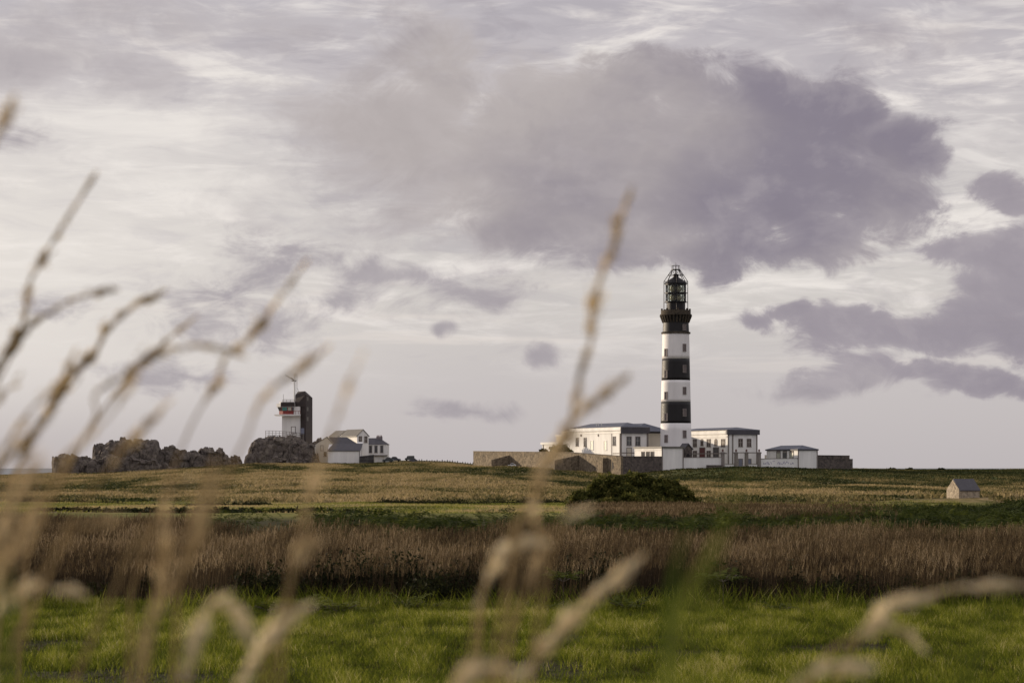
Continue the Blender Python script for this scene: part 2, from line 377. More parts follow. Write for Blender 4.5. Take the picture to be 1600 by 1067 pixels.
for j in range(nn):   # parapet wall with raised piers
    t0 = 2*math.pi*j/nn; t1 = 2*math.pi*(j+1)/nn; hz = tz(485.2) if j % 12 not in (0, 1) else tz(482.4)
    a0, a1 = RG-.15, RG-.6
    g.hexa([(a1*math.cos(t0), a1*math.sin(t0), tz(491.3)), (a0*math.cos(t0), a0*math.sin(t0), tz(491.3)), (a0*math.cos(t1), a0*math.sin(t1), tz(491.3)), (a1*math.cos(t1), a1*math.sin(t1), tz(491.3)),
            (a1*math.cos(t0), a1*math.sin(t0), hz), (a0*math.cos(t0), a0*math.sin(t0), hz), (a0*math.cos(t1), a0*math.sin(t1), hz), (a1*math.cos(t1), a1*math.sin(t1), hz)])
g.build('gallery_parapet', M['gallery_stone'], lt)
RL = 16.2*pm
MB().lathe([(RL-.35, tz(491)), (RL-.35, tz(473.5)), (RL-.1, tz(473)), (RL-.1, tz(472))], 48).build('lantern_base', M['iron'], lt)
MB().lathe([(RL, tz(472)), (RL, tz(444))], 32).build('lantern_glazing', M['lantern_glass'], lt)
lg = MB()
for row in (472, 458.3, 444.5):
    lg.lathe([(RL-.05, tz(row+.8)), (RL+.1, tz(row+.8)), (RL+.1, tz(row-.8)), (RL-.05, tz(row-.8))], 32)
for k in range(12):
    for (ra, rb) in ((471.5, 458.8), (457.8, 445)):
        for sgn in (-1, 1):
            t0 = 2*math.pi*k/12; t1 = t0+sgn*2*math.pi/12
            lg.tube((RL*math.cos(t0), RL*math.sin(t0), tz(ra)), (RL*math.cos(t1), RL*math.sin(t1), tz(rb)), .035, n=4)
lg.build('glazing_lattice', M['iron'], lt)
ln = MB()
for ca_ in (0, 1, 2, 3):
    t = ca_*math.pi/2+.6; cx, cy = .95*math.cos(t), .95*math.sin(t)
    for (za, zb) in ((471, 460), (457, 446)):
        a_, b_ = tz(za), tz(zb)
        ln.lathe([(.35, a_)]+[(.35+.55*math.sin(math.pi*i/8), a_+(b_-a_)*i/8) for i in range(1, 8)]+[(.35, b_)], 16, c=(cx, cy))
ln.build('lens', M['lens'], lt, smooth=True)
cr = MB(); cr.lathe([(.6, tz(472)), (.6, tz(445))], 20); cr.lathe([(RL-.25, tz(459.6)), (RL-.25, tz(457.3))], 32)
for k in range(4):
    t = k*math.pi/2+1.38; cr.tube((1.75*math.cos(t), 1.75*math.sin(t), tz(472)), (1.75*math.cos(t), 1.75*math.sin(t), tz(444)), .14, n=8)
cr.build('lens_carriage', M['iron'], lt)
MB().lathe([(RL+.2, tz(444)), (RL+.35, tz(443.4)), (RL+.2, tz(442)), (RL-.2, tz(440.5)), (1.7, tz(436.5)), (.95, tz(434)), (.75, tz(433)), (.75, tz(430.5)), (.95, tz(430)), (.55, tz(428.3)), (.05, tz(427.6))], 32).build('lantern_roof', M['iron'], lt)
cg = MB(); RC = 18.6*pm; RT = 6.3*pm
for k in range(8):
    t = 2*math.pi*(k+.5)/8+.39; c, s_ = math.cos(t), math.sin(t)
    cg.tube((RC*c, RC*s_, tz(491)), (RC*c, RC*s_, tz(440)), .10, n=6)
    cg.tube((RC*c, RC*s_, tz(440)), (RT*c, RT*s_, tz(421.6)), .09, n=6)
    t2 = t+math.pi/4; cg.tube((RC*c*.62, RC*s_*.62, tz(430.5)), (RT*math.cos(t2), RT*math.sin(t2), tz(422)), .05, n=5)
    for rr, row in ((RC, 440), (RC, 458), (RC, 472.5), (RC*.68, 430.5)):
        cg.tube((rr*c, rr*s_, tz(row)), (rr*math.cos(t2), rr*math.sin(t2), tz(row)), .06, n=5)
cg.build('protective_cage', M['iron'], lt)
tp = MB(); tp.lathe([(RT+.1, tz(422)), (RT+.1, tz(420.9))], 16)
for k in range(8):
    t = 2*math.pi*k/8; t2 = t+math.pi/4; tp.tube((RT*math.cos(t), RT*math.sin(t), tz(421)), (RT*math.cos(t), RT*math.sin(t), tz(415)), .05, n=5)
    tp.tube((RT*math.cos(t), RT*math.sin(t), tz(415.2)), (RT*math.cos(t2), RT*math.sin(t2), tz(415.2)), .05, n=5)
tp.build('top_platform', M['iron'], lt)
MB().tube((0, 0, tz(428)), (0, 0, tz(410)), .09, .03, n=6).build('finial', M['iron'], lt)
def tower_window(px, row, hh, mt):
    r = trad(row); a = math.asin(max(-1, min(1, (px-1056)*pm/r))); th = a-math.pi/2
    z0, z1 = tz(row+hh/2), tz(row-hh/2)
    root = empty('tw', (0, 0, 0)); bpy.data.objects.remove(root)
    mb = MB(); w = .44
    def bx(o0, o1, za, zb, p0, p1, m):
        c, s_ = math.cos(th), math.sin(th)
        def q(rr, o_, z): return (c*rr-s_*o_, s_*rr+c*o_, z)
        mb.hexa([q(r+p0, o0, za), q(r+p1, o0, za), q(r+p1, o1, za), q(r+p0, o1, za), q(r+p0, o0, zb), q(r+p1, o0, zb), q(r+p1, o1, zb), q(r+p0, o1, zb)], m)
    bx(-w, w, z0, z1, -.3, .06, 1); bx(-w-.12, -w, z0, z1, -.3, .16, 0); bx(w, w+.12, z0, z1, -.3, .16, 0)
    bx(-w-.12, w+.12, z1, z1+.14, -.3, .16, 0); bx(-w-.16, w+.16, z0-.14, z0, -.3, .2, 0)
    bx(-w, w, (z0+z1)/2-.05, (z0+z1)/2+.05, .06, .1, 2)
    mb.build('window', [M[mt], M['tower_pane'], M['trim']], lt)
for row in (544, 577, 611, 645, 678.5): tower_window(1068, row, 10.5, 'tower_frame')
for row in (551.5, 585, 618.5, 652, 685.5): tower_window(1039.8, row, 10.5, 'tower_frame')
tower_window(1068, 512.5, 8, 'tower_frame')

# ---- big building (U-shaped)
gb = 1.0
def loc(u, v): return cw(u, v, gb)
def zz(row, u, v): return zr(row, dep(u, v))-gb
U0 = uw(970, 20); V0 = 20
lw = empty('keepers_building', loc(U0, V0), A, 'long white two storey building left of and behind the lighthouse, blue grey hipped roof', 'building')
W1, L1 = 8.3, 31.0
ze = zz(672.5, U0, V0)
MB().box(0, 0, -1, W1, L1, ze).box(.9, L1, -1, W1, L1+6, ze-.3).build('wall', M['white'], lw)
MB().box(W1, 6, -1, 18.5, L1, ze-.6).build('rear_wall', M['cream'], lw)
cn = MB(); cn.box(-.35, -.35, ze, W1+.35, L1+.35, ze+.45).box(-.18, -.18, ze+.45, W1+.18, L1+.18, ze+1.0).box(-.12, -.12, ze-.75, -.003, L1, ze-.5).box(.6, L1+.352, ze-.3, W1, L1+6.3, ze+.3)
cn.build('cornice', M['white'], lw)
MB().box(W1+.003, 5.7, ze-.6, 18.8, L1, ze-.1).build('rear_cornice', M['slate3'], lw)
rf = MB(); rf.hip(-.25, -.25, W1+.6, L1+.3, ze+1.0, ze+2.3, 4.5).hip(W1-2.4, 4.5, 19.0, L1+7, ze-.1, ze+2.25, 5)
rf.build('roof', M['slate'], lw)
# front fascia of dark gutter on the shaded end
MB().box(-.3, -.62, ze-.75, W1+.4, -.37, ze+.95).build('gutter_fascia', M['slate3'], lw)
pl = MB()
for u_ in (0, W1): pl.box(u_-.28, -.06, -1, u_+.28, .3, ze-.76)
pl.box(.3, -.05, 4.55, W1-.3, -.003, 4.8).box(-.05, .4, 4.4, -.003, 4.8, 4.65)
pl.box(-.07, .35, -1, -.003, .7, ze-.76).box(-.07, 5.2, -1, -.003, 5.5, ze-.76)
pl.build('granite_quoins', M['trim'], lw)
rr = MB()
for (a, b_, c) in ((1, 6, .0), (12, 0, 0)):
    pass
rr.tube((1.5, 3, ze+1.35), (1.5, 26, ze+1.35), .07, n=6)
for yy_ in np.linspace(3, 26, 9): rr.tube((1.5, float(yy_), ze+.8), (1.5, float(yy_), ze+1.35), .05, n=5)
for q in (14.0, 16.0, 17.2): rr.tube((1.4, q, ze+1.2), (1.4, q+.5, ze+2.5), .07, n=5)
rr.build('roof_rail', M['galv'], lw)
def vpx(px, u):   # local v of a point on the plane u (absolute) that projects to px
    k = (px-800)/F; return (CX+CA*u-k*(CY+SA*u))/(SA+k*CA)
for px, h_, zb in ((902, 2.2, 684), (914.5, 2.3, 684.5), (925, 2.4, 689.5), (946, 2.4, 690), (960, 2.3, 683)):
    v_ = vpx(px, U0)-V0
    window(lw, 'l', v_, zz(zb+12.5, U0, V0+v_), 1.5, h_, 0, 'white' if px in (925, 946) else 'trim', 'glass_pale' if px in (925, 946) else 'glass', bars=False)
v_ = vpx(888, U0+.9)-V0; window(lw, 'l', min(v_, L1+4.9), zz(694, U0, V0+33), 1.3, 2.2, .9, 'trim', 'glass')
for px in (982.8, 996.5):
    u_ = uw(px, V0)-U0
    window(lw, 'f', u_, zz(695.5, U0, V0), 1.25, 2.3, 0, 'trim', 'glass')
    window(lw, 'f', u_, zz(713, U0, V0), 1.3, 2.3, 0, 'trim', 'cream')
dpv = vpx(960, U0)-V0; window(lw, 'l', dpv, .9, 1.3, 2.4, 0, 'trim', 'glass_pale')
for px in (908, 935): 
    v_ = vpx(px, U0)-V0; MB().tube((-.02, v_, zz(680, U0, V0+v_)), (-.14, v_, zz(680, U0, V0+v_)), .35, n=12).build('vent', M['trim'], lw)

an = empty('annex_building', loc(U0+1.5, V0+37.2), A, 'low cream annex at the far left end of the long white building, stepped flat roofs', 'building')
ud, vd = U0+1.5, V0+37.2
MB().box(0, 0, -1, 7, 6, zz(681, ud, vd)).build('upper_wall', M['cream'], an)
MB().box(-.25, -.25, zz(681, ud, vd), 7.2, 6.25, zz(679, ud, vd)).build('upper_cornice', M['white'], an)
MB().box(-1.2, 1.5, -1, -.003, 5.0, zz(694, ud, vd)).box(-1.2, 6.003, -1, 6, 13, zz(694, ud, vd)).build('lower_wall', M['white'], an)
MB().box(-1.6, 1.3, zz(694, ud, vd), -.005, 13.3, zz(690.5, ud, vd)).build('lower_cornice', M['white'], an)
MB().tube((-1.28, 12.2, -.5), (-1.28, 12.2, zz(694, ud, vd)), .1, n=6).build('downpipe', M['rail'], an)

UR = uw(1137, 20); URE = uw(1183.5, 20); WR = URE-UR
rw = empty('keepers_building', loc(UR, V0), A, 'white two storey wing right of the lighthouse, dark blue roof and arched windows', 'building')
zer = zz(678, UR, V0)
MB().box(0, 0, -1, WR, 30, zer).box(-33, 30, -1, WR, 38, zer).build('wall', M['white'], rw)
MB().box(-.3, 0.3, zer, WR+.3, 29.8, zer+.5).box(-.12, .3, zer-.9, -.003, 29.8, zer-.5).box(-.1, .3, zer+.5, WR+.1, 29.8, zer+1.15).box(-33, 29.802, zer, WR+.3, 38.3, zer+1.15).build('cornice', M['white'], rw)
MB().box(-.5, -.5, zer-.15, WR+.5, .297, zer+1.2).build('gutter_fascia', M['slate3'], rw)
MB().hip(-.55, -.55, WR+.7, 30, zer+1.2, zer+2.0, 4).hip(-33, 30.2, WR+.4, 38.6, zer+1.2, zer+1.9, 3.5).build('roof', M['slate'], rw)
q = MB()
for u_ in (.22, 1.6, WR-.22): q.box(u_-.22, -.07, -1, u_+.22, -.003, zer-.18)
q.box(1.83, -.05, 4.7, WR-.45, -.003, 4.95).box(-.05, .3, 4.5, -.003, 29, 4.75); q.build('granite_quoins', M['trim'], rw)
for px in (1157, 1170.3):
    u_ = uw(px, V0)-UR
    window(rw, 'f', u_, zz(697.5, UR, V0), 1.15, 2.1, 0, 'trim', 'shutter')
    window(rw, 'f', u_, .4, 1.2, 2.6, 0, 'trim', 'bluedoor', name='door', bars=False)
for i, px in enumerate((1086, 1097, 1107.5, 1118.7, 1130)):
    v_ = vpx(px, UR)-V0
    z_ = zz(697.5, UR, V0+v_)
    if i % 2: window(rw, 'l', v_, z_+.3, 1.3, 1.1, 0, 'trim', 'shutter', bars=False, arched=True)
    else: window(rw, 'l', v_, z_, 1.9, 2.0, 0, 'trim', 'shutter')
for px, w_, h_, mt, nm in ((1086, 2, 1.7, 'shutter', 'window'), (1097.5, 3.0, 3.2, 'reddoor', 'door'), (1107.5, 2, 1.7, 'shutter', 'window'), (1119, 3.0, 3.2, 'glass', 'door')):
    v_ = vpx(px, UR)-V0
    window(rw, 'l', v_, zz(717 if nm == 'door' else 714, UR, V0+v_), w_, h_, 0, 'trim', mt, name=nm, bars=nm == 'window')

# gatehouse by the tower foot
UG = uw(1034.3, 0); UGE = uw(1067.3, 0); WG = UGE-UG
gh = empty('gatehouse', loc(UG, 0), A, 'low white flat roofed building in front of the lighthouse foot, left side sunlit', 'building')
zg = zz(700, UG, 0)
MB().box(0, 0, -1.5, WG, 15.5, zg).build('wall', M['white'], gh)
MB().box(-.3, -.3, zg, WG+.3, 15.8, zg+.45).build('roof', M['slate2'], gh)
MB().box(-.16, .02, zg-.5, -.003, 15.4, zg-.25).build('cornice', M['white'], gh)
for px in (1005, 1012.5, 1019.5): window(gh, 'l', vpx(px, UG), zz(717, UG, 8), 1.7, 1.9, 0, 'trim', 'glass', bars=False)
MB().box(-.1, -.14, -1.5, .2, -.003, zg).build('corner_quoin', M['trim'], gh); MB().box(WG-.15, -.14, -1.5, WG+.12, -.003, zg).build('corner_quoin', M['trim'], gh)

# stone porch
UP = uw(1070, 4); UPE = uw(1081.5, 4); WP = UPE-UP
pr = empty('stone_porch', loc(UP, 4), A, 'dark stone porch with arched doorway at the right of the tower foot', 'porch')
zp = zz(702, UP, 4); zpt = zz(694.5, UP, 4)
MB().prism([(0, -1), (0, zp), (WP*.45, zpt), (WP, zp), (WP, -1)], 'y', 0, 3).build('wall', M['dark_stone'], pr)
MB().prism([(-.25, zp-.1), (WP*.45, zpt+.12), (WP+.25, zp-.1), (WP+.25, zp+.15), (WP*.45, zpt+.4), (-.25, zp+.15)], 'y', -.2, 3.2).build('roof', M['slate3'], pr)
aw = [(WP*.18, 0), (WP*.18, 3.4)]+[(WP*.43-WP*.25*math.cos(math.pi*i/8), 3.4+1.1*math.sin(math.pi*i/8)) for i in range(1, 8)]+[(WP*.68, 3.4), (WP*.68, 0)]
MB().prism(aw, 'y', -.03, .01).build('door', M['timber'], pr)  # black sheet painted in for the dark inside the open arch

# ---- enclosure walls
def wall_run(name, mat, u0, v0, u1, v1, zt0, zt1, th, label, cap=None, n=1, zb=-2.0, cat='wall', group=None):
    a = cw(u0, v0, gb); b_ = cw(u1, v1, gb); d = b_-a; Ln = math.hypot(d.x, d.y); ang = math.atan2(d.y, d.x)
    root = empty(name, a, ang, label, cat, group); mb = MB()
    for i in range(n):
        s0, s1 = Ln*i/n, Ln*(i+1)/n; za = zt0+(zt1-zt0)*i/n; zb_ = zt0+(zt1-zt0)*(i+1)/n
        mb.hexa([(s0, 0, zb), (s1, 0, zb), (s1, th, zb), (s0, th, zb), (s0, 0, za), (s1, 0, zb_), (s1, th, zb_), (s0, th, za)])
    mb.build('masonry', mat, root)
    if cap:
        MB().hexa([(0, -.08, zt0), (Ln, -.08, zt1), (Ln, th+.08, zt1), (0, th+.08, zt0), (0, -.08, zt0+.16), (Ln, -.08, zt1+.16), (Ln, th+.08, zt1+.16), (0, th+.08, zt0+.16)]).build('coping', cap, root)
    return root, Ln
VF = vpx(739.5, 0)
zn = zz(712.8, 0, 0); zf = zz(705.3, 0, VF); vm = vpx(893, 0)
zmid = zz(707, 0, vm)
wall_run('stone_wall', M['tan_stone'], 0, VF, 0, vm+.01, zf, zmid, .6, 'long tan stone perimeter wall running from its far left corner past the parked white car', M['tan_stone'], 8)
r1, _ = wall_run('stone_wall', M['tan_stone'], 0, vm, 0, 0, zmid-.05, zn, .62, 'tan stone wall below the long white building, reaching forward to the sharp near corner', M['dark_stone'], 6)
MB().box(21, -1.4, -2, 21.5, -.003, 3.2).build('buttress', M['tan_stone'], r1)
MB().box(vm-5, -.05, .3, vm-4.2, -.004, 2.0).build('slit_door', M['timber'], r1)
# projecting spur walls that cast the dark patches
for px, h_, lb in ((795, 4.5, 'short stone spur wall standing out from the long perimeter wall beside the white car'), (903, 4.6, 'short stone spur wall with a dark face below the white building windows')):
    v_ = vpx(px, 0)
    wall_run('spur_wall', M['tan_stone'], -.004, v_, -5.5 if px < 800 else -7, v_+.6, zz(711, 0, v_), zz(711, 0, v_)-1.4, .5, lb, None, 1)
zs = zz(713.6, 5, 0)
wall_run('stone_wall', M['dark_stone'], .63, 0, UG-.003, 0, zn-.1, zs, .6, 'stone wall, coloured darker for its shade, between the sharp near corner and the low white building', M['dark_stone'], 3)  # darker stone than the sunlit run, shade put into the colour
UA = uw(1129, 0)
wall_run('garden_wall', M['white'], UGE+.15, 0, UA-.35, 0, zz(715, UGE, 0), zz(714.8, UA, 0), .45, 'low white garden wall between the low white building and the gate pillars', M['trim'])
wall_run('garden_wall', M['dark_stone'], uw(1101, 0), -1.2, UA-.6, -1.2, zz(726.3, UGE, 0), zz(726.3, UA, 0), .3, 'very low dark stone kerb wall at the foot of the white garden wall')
gp = []
for i, px in enumerate((1129, 1149.8, 1166, 1185.8)):
    u_ = uw(px, 0)
    lb = ['gate pillar at the end of the white garden wall nearest the lighthouse, ball finial', 'second gate pillar from the lighthouse, in front of the white wing wall', 'third gate pillar from the lighthouse, in front of the two doors of the wing', 'gate pillar beside the long scrawled white wall, right end of the gates'][i]
    p_ = empty('gate_pillar', cw(u_, -.1, gb), A, lb, 'pillar', 'stone gate pillars')
    MB().box(-.38, -.38, -1, .38, .38, zz(708, u_, 0)).build('shaft', M['trim'], p_)
    zc = zz(708, u_, 0)
    MB().box(-.52, -.52, zc, .52, .52, zc+.25).hip(-.46, -.46, .46, .46, zc+.25, zc+.5, .5).build('cap', M['trim'], p_)
    MB().lathe([(.12, zc+.35), (.15, zc+.5), (.28, zc+.65), (.30, zc+.8), (.2, zc+1.0), (.04, zc+1.15)], 12).build('finial', M['clay'], p_)
    gp.append(u_)
wall_run('gate_wall', M['white'], gp[0]+.55, 0, gp[1]-.55, 0, zz(725.5, gp[0], 0), zz(725.5, gp[1], 0), .4, 'short knee high white wall between the first two gate pillars', M['trim'])
wall_run('gate_wall', M['white'], gp[2]+.55, 0, gp[3]-.55, 0, zz(725.5, gp[2], 0), zz(725.5, gp[3], 0), .4, 'short knee high white wall between the third and fourth gate pillars', M['trim'])
US = uw(1247, 0)
scr, Ls = wall_run('scrawled_wall', M['white'], gp[3]+.55, 0, US-.003, 0, zz(717, gp[3], 0), zz(716.3, US, 0), .45, 'white wall right of the gates with faded dark painted scrawl along it', M['trim'])
sg = MB(); random.seed(3)
xx = .8
while xx < Ls-1.5:
    hgt = random.uniform(.35, .75); base = 1.55+random.uniform(-.1, .1); p0 = (xx, base)
    pts = [(xx+random.uniform(0, .3)*k, base+random.choice((0, hgt*.5, hgt))) for k in range(4)]
    for a_, b_ in zip(pts, pts[1:]):
        dx, dz = b_[0]-a_[0], b_[1]-a_[1]; ll = math.hypot(dx, dz)+1e-3; nx_, nz_ = -dz/ll*.055, dx/ll*.055
        sg.add([(a_[0]-nx_, -.012, a_[1]-nz_), (a_[0]+nx_, -.012, a_[1]+nz_), (b_[0]+nx_, -.012, b_[1]+nz_), (b_[0]-nx_, -.012, b_[1]-nz_)], [(0, 1, 2, 3)])
    xx += random.uniform(.45, .75) if random.random() > .15 else 1.6
sg.build('painted_scrawl', plain('faded_violet_paint', (.26, .24, .36), .8, .2, 2), scr)
# small right building
WS = uw(1277, 0)-US; zes = zz(703.5, US, 0)
sb_ = empty('outbuilding', cw(US, 0, gb), A, 'small square white outbuilding with low pyramid blue roof at the right of the enclosure', 'building')
MB().box(0, 0, -1.5, WS, 16.5, zes).build('wall', M['white'], sb_)
MB().box(-.3, -.3, zes, WS+.3, 16.8, zes+.35).build('cornice', M['slate3'], sb_)
MB().hip(-.35, -.35, WS+.35, 16.9, zes+.35, zes+1.45, 3.0).build('roof', M['slate'], sb_)
MB().box(-.12, -.12, -1.5, .18, -.003, zes).build('corner_quoin', M['trim'], sb_); MB().box(WS-.18, -.12, -1.5, WS+.1, -.003, zes).build('corner_quoin', M['trim'], sb_)
for i, px in enumerate((1216.5, 1226.5, 1237)): window(sb_, 'l', vpx(px, US), zz(716.5, US, 8), 1.9, 1.6, 0, 'trim', 'glass' if i == 1 else 'glass_pale', bars=False, arched=True)
UE = uw(1334, 0); UM = uw(1327, 0)
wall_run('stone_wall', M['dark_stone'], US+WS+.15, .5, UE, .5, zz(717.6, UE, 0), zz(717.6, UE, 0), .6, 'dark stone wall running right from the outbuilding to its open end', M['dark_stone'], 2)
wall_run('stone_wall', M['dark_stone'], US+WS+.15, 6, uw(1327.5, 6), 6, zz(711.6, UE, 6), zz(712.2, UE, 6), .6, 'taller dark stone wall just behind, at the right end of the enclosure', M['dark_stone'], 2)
wall_run('yellow_wall', M['cream'], uw(1196, 25), 25, uw(1210, 25), 25, zz(711.5, gp[3], 25), zz(711.3, gp[3], 25), .4, 'short ochre wall between the gates and the outbuilding', M['trim'])

# ------------------------------------------------------------------ hamlet on the left (axis-aligned-ish)
DH = 760.0; pmh = DH/F
def hx(px, d=DH): return (px-800)/F*d
def gable_house(name, label, px0, px1, row_base, row_eave, row_apex, d, depth, rot, wallm, roofm, apex_px=None, over=.25):
    """gable end faces the camera"""
    x0, x1 = hx(px0, d), hx(px1, d); w = (x1-x0)/math.cos(rot) if rot else x1-x0
    zb = zr(row_base, d); root = empty(name, (x0, d, zb), rot, label, 'house')
    e = zr(row_eave, d)-zb; a = zr(row_apex, d)-zb; ax = w/2 if apex_px is None else (hx(apex_px, d)-x0)/math.cos(rot)
    MB().prism([(0, -2), (0, e), (ax, a), (w, e), (w, -2)], 'y', 0, depth).build('wall', M[wallm], root)
    t = .22; sl = (a-e)/ax; sr = (a-e)/(w-ax)
    r_ = MB().prism([(-over, e-over*sl+.02), (ax, a+.02), (w+over, e-over*sr+.02), (w+over, e-over*sr+t), (ax, a+t), (-over, e-over*sl+t)], 'y', -.15, depth+.15)
    r_.build('roof', M[roofm], root)
    return root, w, e, a, zb
def ridge_house(name, label, px0, px1, row_base, row_eave, row_ridge, d, depth, wallm, roofm, in0=0, in1=0, over=.25, rot=0):
    """long side faces the camera"""
    x0, x1 = hx(px0, d), hx(px1, d); w = x1-x0; zb = zr(row_base, d)
    root = empty(name, (x0, d, zb), rot, label, 'house'); e = zr(row_eave, d)-zb; a = zr(row_ridge, d)-zb
    MB().box(0, 0, -2, w, depth, e).build('wall', M[wallm], root)
    rf_ = MB(); rf_.add([(-over, -over, e), (w+over, -over, e), (w+over, depth+over, e), (-over, depth+over, e), (in0-over, depth/2, a), (w+over-in1, depth/2, a)], [(0,1,5,4),(1,2,5),(2,3,4,5),(3,0,4),(0,3,2,1)])
    rf_.build('roof', M[roofm], root)
    return root, w, e, a, zb
def pxl(px, root, d): return hx(px, d)-root.location.x

# H4 right house
h4, w4, e4, a4, zb4 = ridge_house('house', 'white house at the right end of the hamlet, three tall windows and chimney pots', 573, 606, 724, 694.3, 684, 772, 8, 'white', 'slate3', 0, 3.2)
for px in (579, 587.5, 596.5): window(h4, 'f', pxl(px, h4, 772), zr(706.8, 772)-zb4, .75, 2.2, 0, 'trim', 'glass', bars=False)
window(h4, 'f', pxl(592, h4, 772), zr(723.4, 772)-zb4, 2.8, 2.1, 0, 'cream', 'white', name='garage_door', bars=True)
MB().box(pxl(584.5, h4, 772), -.9, zr(712.2, 772)-zb4, w4-.1, -.003, zr(710.6, 772)-zb4).build('porch_slab', M['trim'], h4)
ch = MB().box(pxl(587, h4, 772), 3.2, a4-.9, pxl(596.5, h4, 772), 4.6, zr(682, 772)-zb4).build('chimney', M['chimney'], h4)
pt = MB()
for k in range(4): cx = pxl(588.3+k*2.3, h4, 772); pt.lathe([(.17, zr(682, 772)-zb4), (.15, zr(679.6, 772)-zb4)], 8, c=(cx, 3.9))
pt.build('chimney_pots', M['clay'], ch)
# H3 tall gable house (rotated so that its left flank shows)
rt = R(-22)
h3 = empty('house', (hx(558, 758), 758, zr(722, 758)), R(28), 'tall white gabled house in the middle of the hamlet with two upper windows', 'house')
z3 = lambda row: zr(row, 758)-zr(722, 758)
w3 = (hx(575.3, 758)-hx(558, 758))/math.cos(R(28)); L3 = 13.0
MB().prism([(0, -2), (0, z3(681)), (w3*.52, z3(671.5)), (w3, z3(681)), (w3, -2)], 'y', 0, L3).build('wall', M['white'], h3)
r_ = MB(); e_, a_ = z3(681), z3(671.5); sl = (a_-e_)/(w3*.52)
r_.prism([(-.3, e_-.3*sl), (w3*.52, a_+.03), (w3+.3, e_-.3*sl), (w3+.3, e_-.3*sl+.25), (w3*.52, a_+.28), (-.3, e_-.3*sl+.25)], 'y', -.2, L3+.2); r_.build('roof', M['slate2'], h3)
for q_ in (.28, .76): window(h3, 'f', w3*q_, z3(691), .8, 1.9, 0, 'trim', 'shutter')
h3b = empty('house', (hx(529, 775), 775, zr(722, 775)), R(28), 'low weathered slate roof peeping out behind the tall gabled house', 'house')
MB().prism([(0, -2), (0, zr(682, 775)-zr(722, 775)), (2.6, zr(673.5, 775)-zr(722, 775)), (5.2, zr(682, 775)-zr(722, 775)), (5.2, -2)], 'y', 0, 8).build('wall', M['white'], h3b)
MB().prism([(-.3, zr(683, 775)-zr(722, 775)), (2.6, zr(673.5, 775)-zr(722, 775)+.03), (5.5, zr(683, 775)-zr(722, 775)), (5.5, zr(682, 775)-zr(722, 775)), (2.6, zr(673.5, 775)-zr(722, 775)+.3), (-.3, zr(682, 775)-zr(722, 775))], 'y', -.2, 8.2).build('roof', M['slate2'], h3b)
# H1 gable cottage with roof going back
h1, w1, e1, a1, zb1 = gable_house('house', 'cream gabled cottage next to the crag, small window high in its gable', 492, 521.5, 720, 695, 683, 744, 4.4, 0, 'cream', 'slate2', 510.4)
window(h1, 'f', pxl(503, h1, 744), zr(703.5, 744)-zb1, .7, 1.5, 0, 'trim', 'cream', bars=False)
window(h1, 'f', pxl(508, h1, 744), zr(712.5, 744)-zb1, .7, 1.3, 0, 'trim', 'shutter', bars=False)
h1b, wb, eb, ab, zbb = ridge_house('house', 'long low house with dark slate roof between the cottage and the tall gabled house', 512, 556.5, 720, 693.5, 682.3, 750, 7, 'cream', 'slate3', .5, 3.6)
# lean-to
l1 = empty('shed', (hx(477.5, 742), 742, zr(716, 742)), 0, 'small white lean-to shed with dark doorway against the crag', 'shed')
MB().prism([(0, -2), (0, zr(698.5, 742)-zr(716, 742)), (4, zr(695.5, 742)-zr(716, 742)), (4, -2)], 'x', 0, hx(491.8, 742)-hx(477.5, 742)).build('wall', M['white'], l1)
MB().box(pxl(487.6, l1, 742), -.05, -.5, pxl(491.2, l1, 742), .02, zr(699, 742)-zr(716, 742)).build('door', M['timber'], l1)
MB().hexa([(-.2, -.2, zr(698.4, 742)-zr(716, 742)), (3, -.2, zr(698.4, 742)-zr(716, 742)), (3, 4.2, zr(695.2, 742)-zr(716, 742)), (-.2, 4.2, zr(695.2, 742)-zr(716, 742)), (-.2, -.2, zr(697.6, 742)-zr(716, 742)), (3, -.2, zr(697.6, 742)-zr(716, 742)), (3, 4.2, zr(694.4, 742)-zr(716, 742)), (-.2, 4.2, zr(694.4, 742)-zr(716, 742))]).build('roof', M['slate3'], l1)
# H2 front barn with sloping roof
h2_ = empty('barn', (hx(512.3, 736), 736, zr(722, 736)), 0, 'low white barn in front of the hamlet with broad plain slate roof', 'barn')
w2 = hx(562.3, 736)-hx(512.3, 736); z2 = lambda row: zr(row, 736)-zr(722, 736)
MB().prism([(0, -2), (0, z2(704.3)), (4.8, z2(693.6)), (4.8, -2)], 'x', 0, w2).build('wall', M['white'], h2_)
MB().add([(-.2, -.3, z2(704.6)), (w2+.2, -.3, z2(704.6)), (w2+.6, 4.9, z2(693.2)), (1.4, 4.9, z2(693.2)), (-.2, -.3, z2(703.6)), (w2+.2, -.3, z2(703.6)), (w2+.6, 4.9, z2(692.4)), (1.4, 4.9, z2(692.4))], [(0,3,2,1),(4,5,6,7),(0,1,5,4),(1,2,6,5),(2,3,7,6),(3,0,4,7)]).build('roof', M['slate3'], h2_)
MB().prism([(4.81, -2), (4.81, z2(694)), (6.5, z2(690)), (6.5, -2)], 'x', w2-1.2, w2+.5).build('end_wall', M['white'], h2_)
MB().tube((w2-.1, -.12, -.5), (w2-.1, -.12, z2(704.5)), .09, n=6).build('downpipe', M['rail'], h2_)
fb = empty('timber_fence', (hx(561.5, 733), 733, zr(723.5, 733)), 0, 'black boarded fence sloping up between the barn and the right house', 'fence')
fbz = lambda row: zr(row, 733)-zr(723.5, 733); wf = hx(584.3, 733)-hx(561.5, 733); f_ = MB()
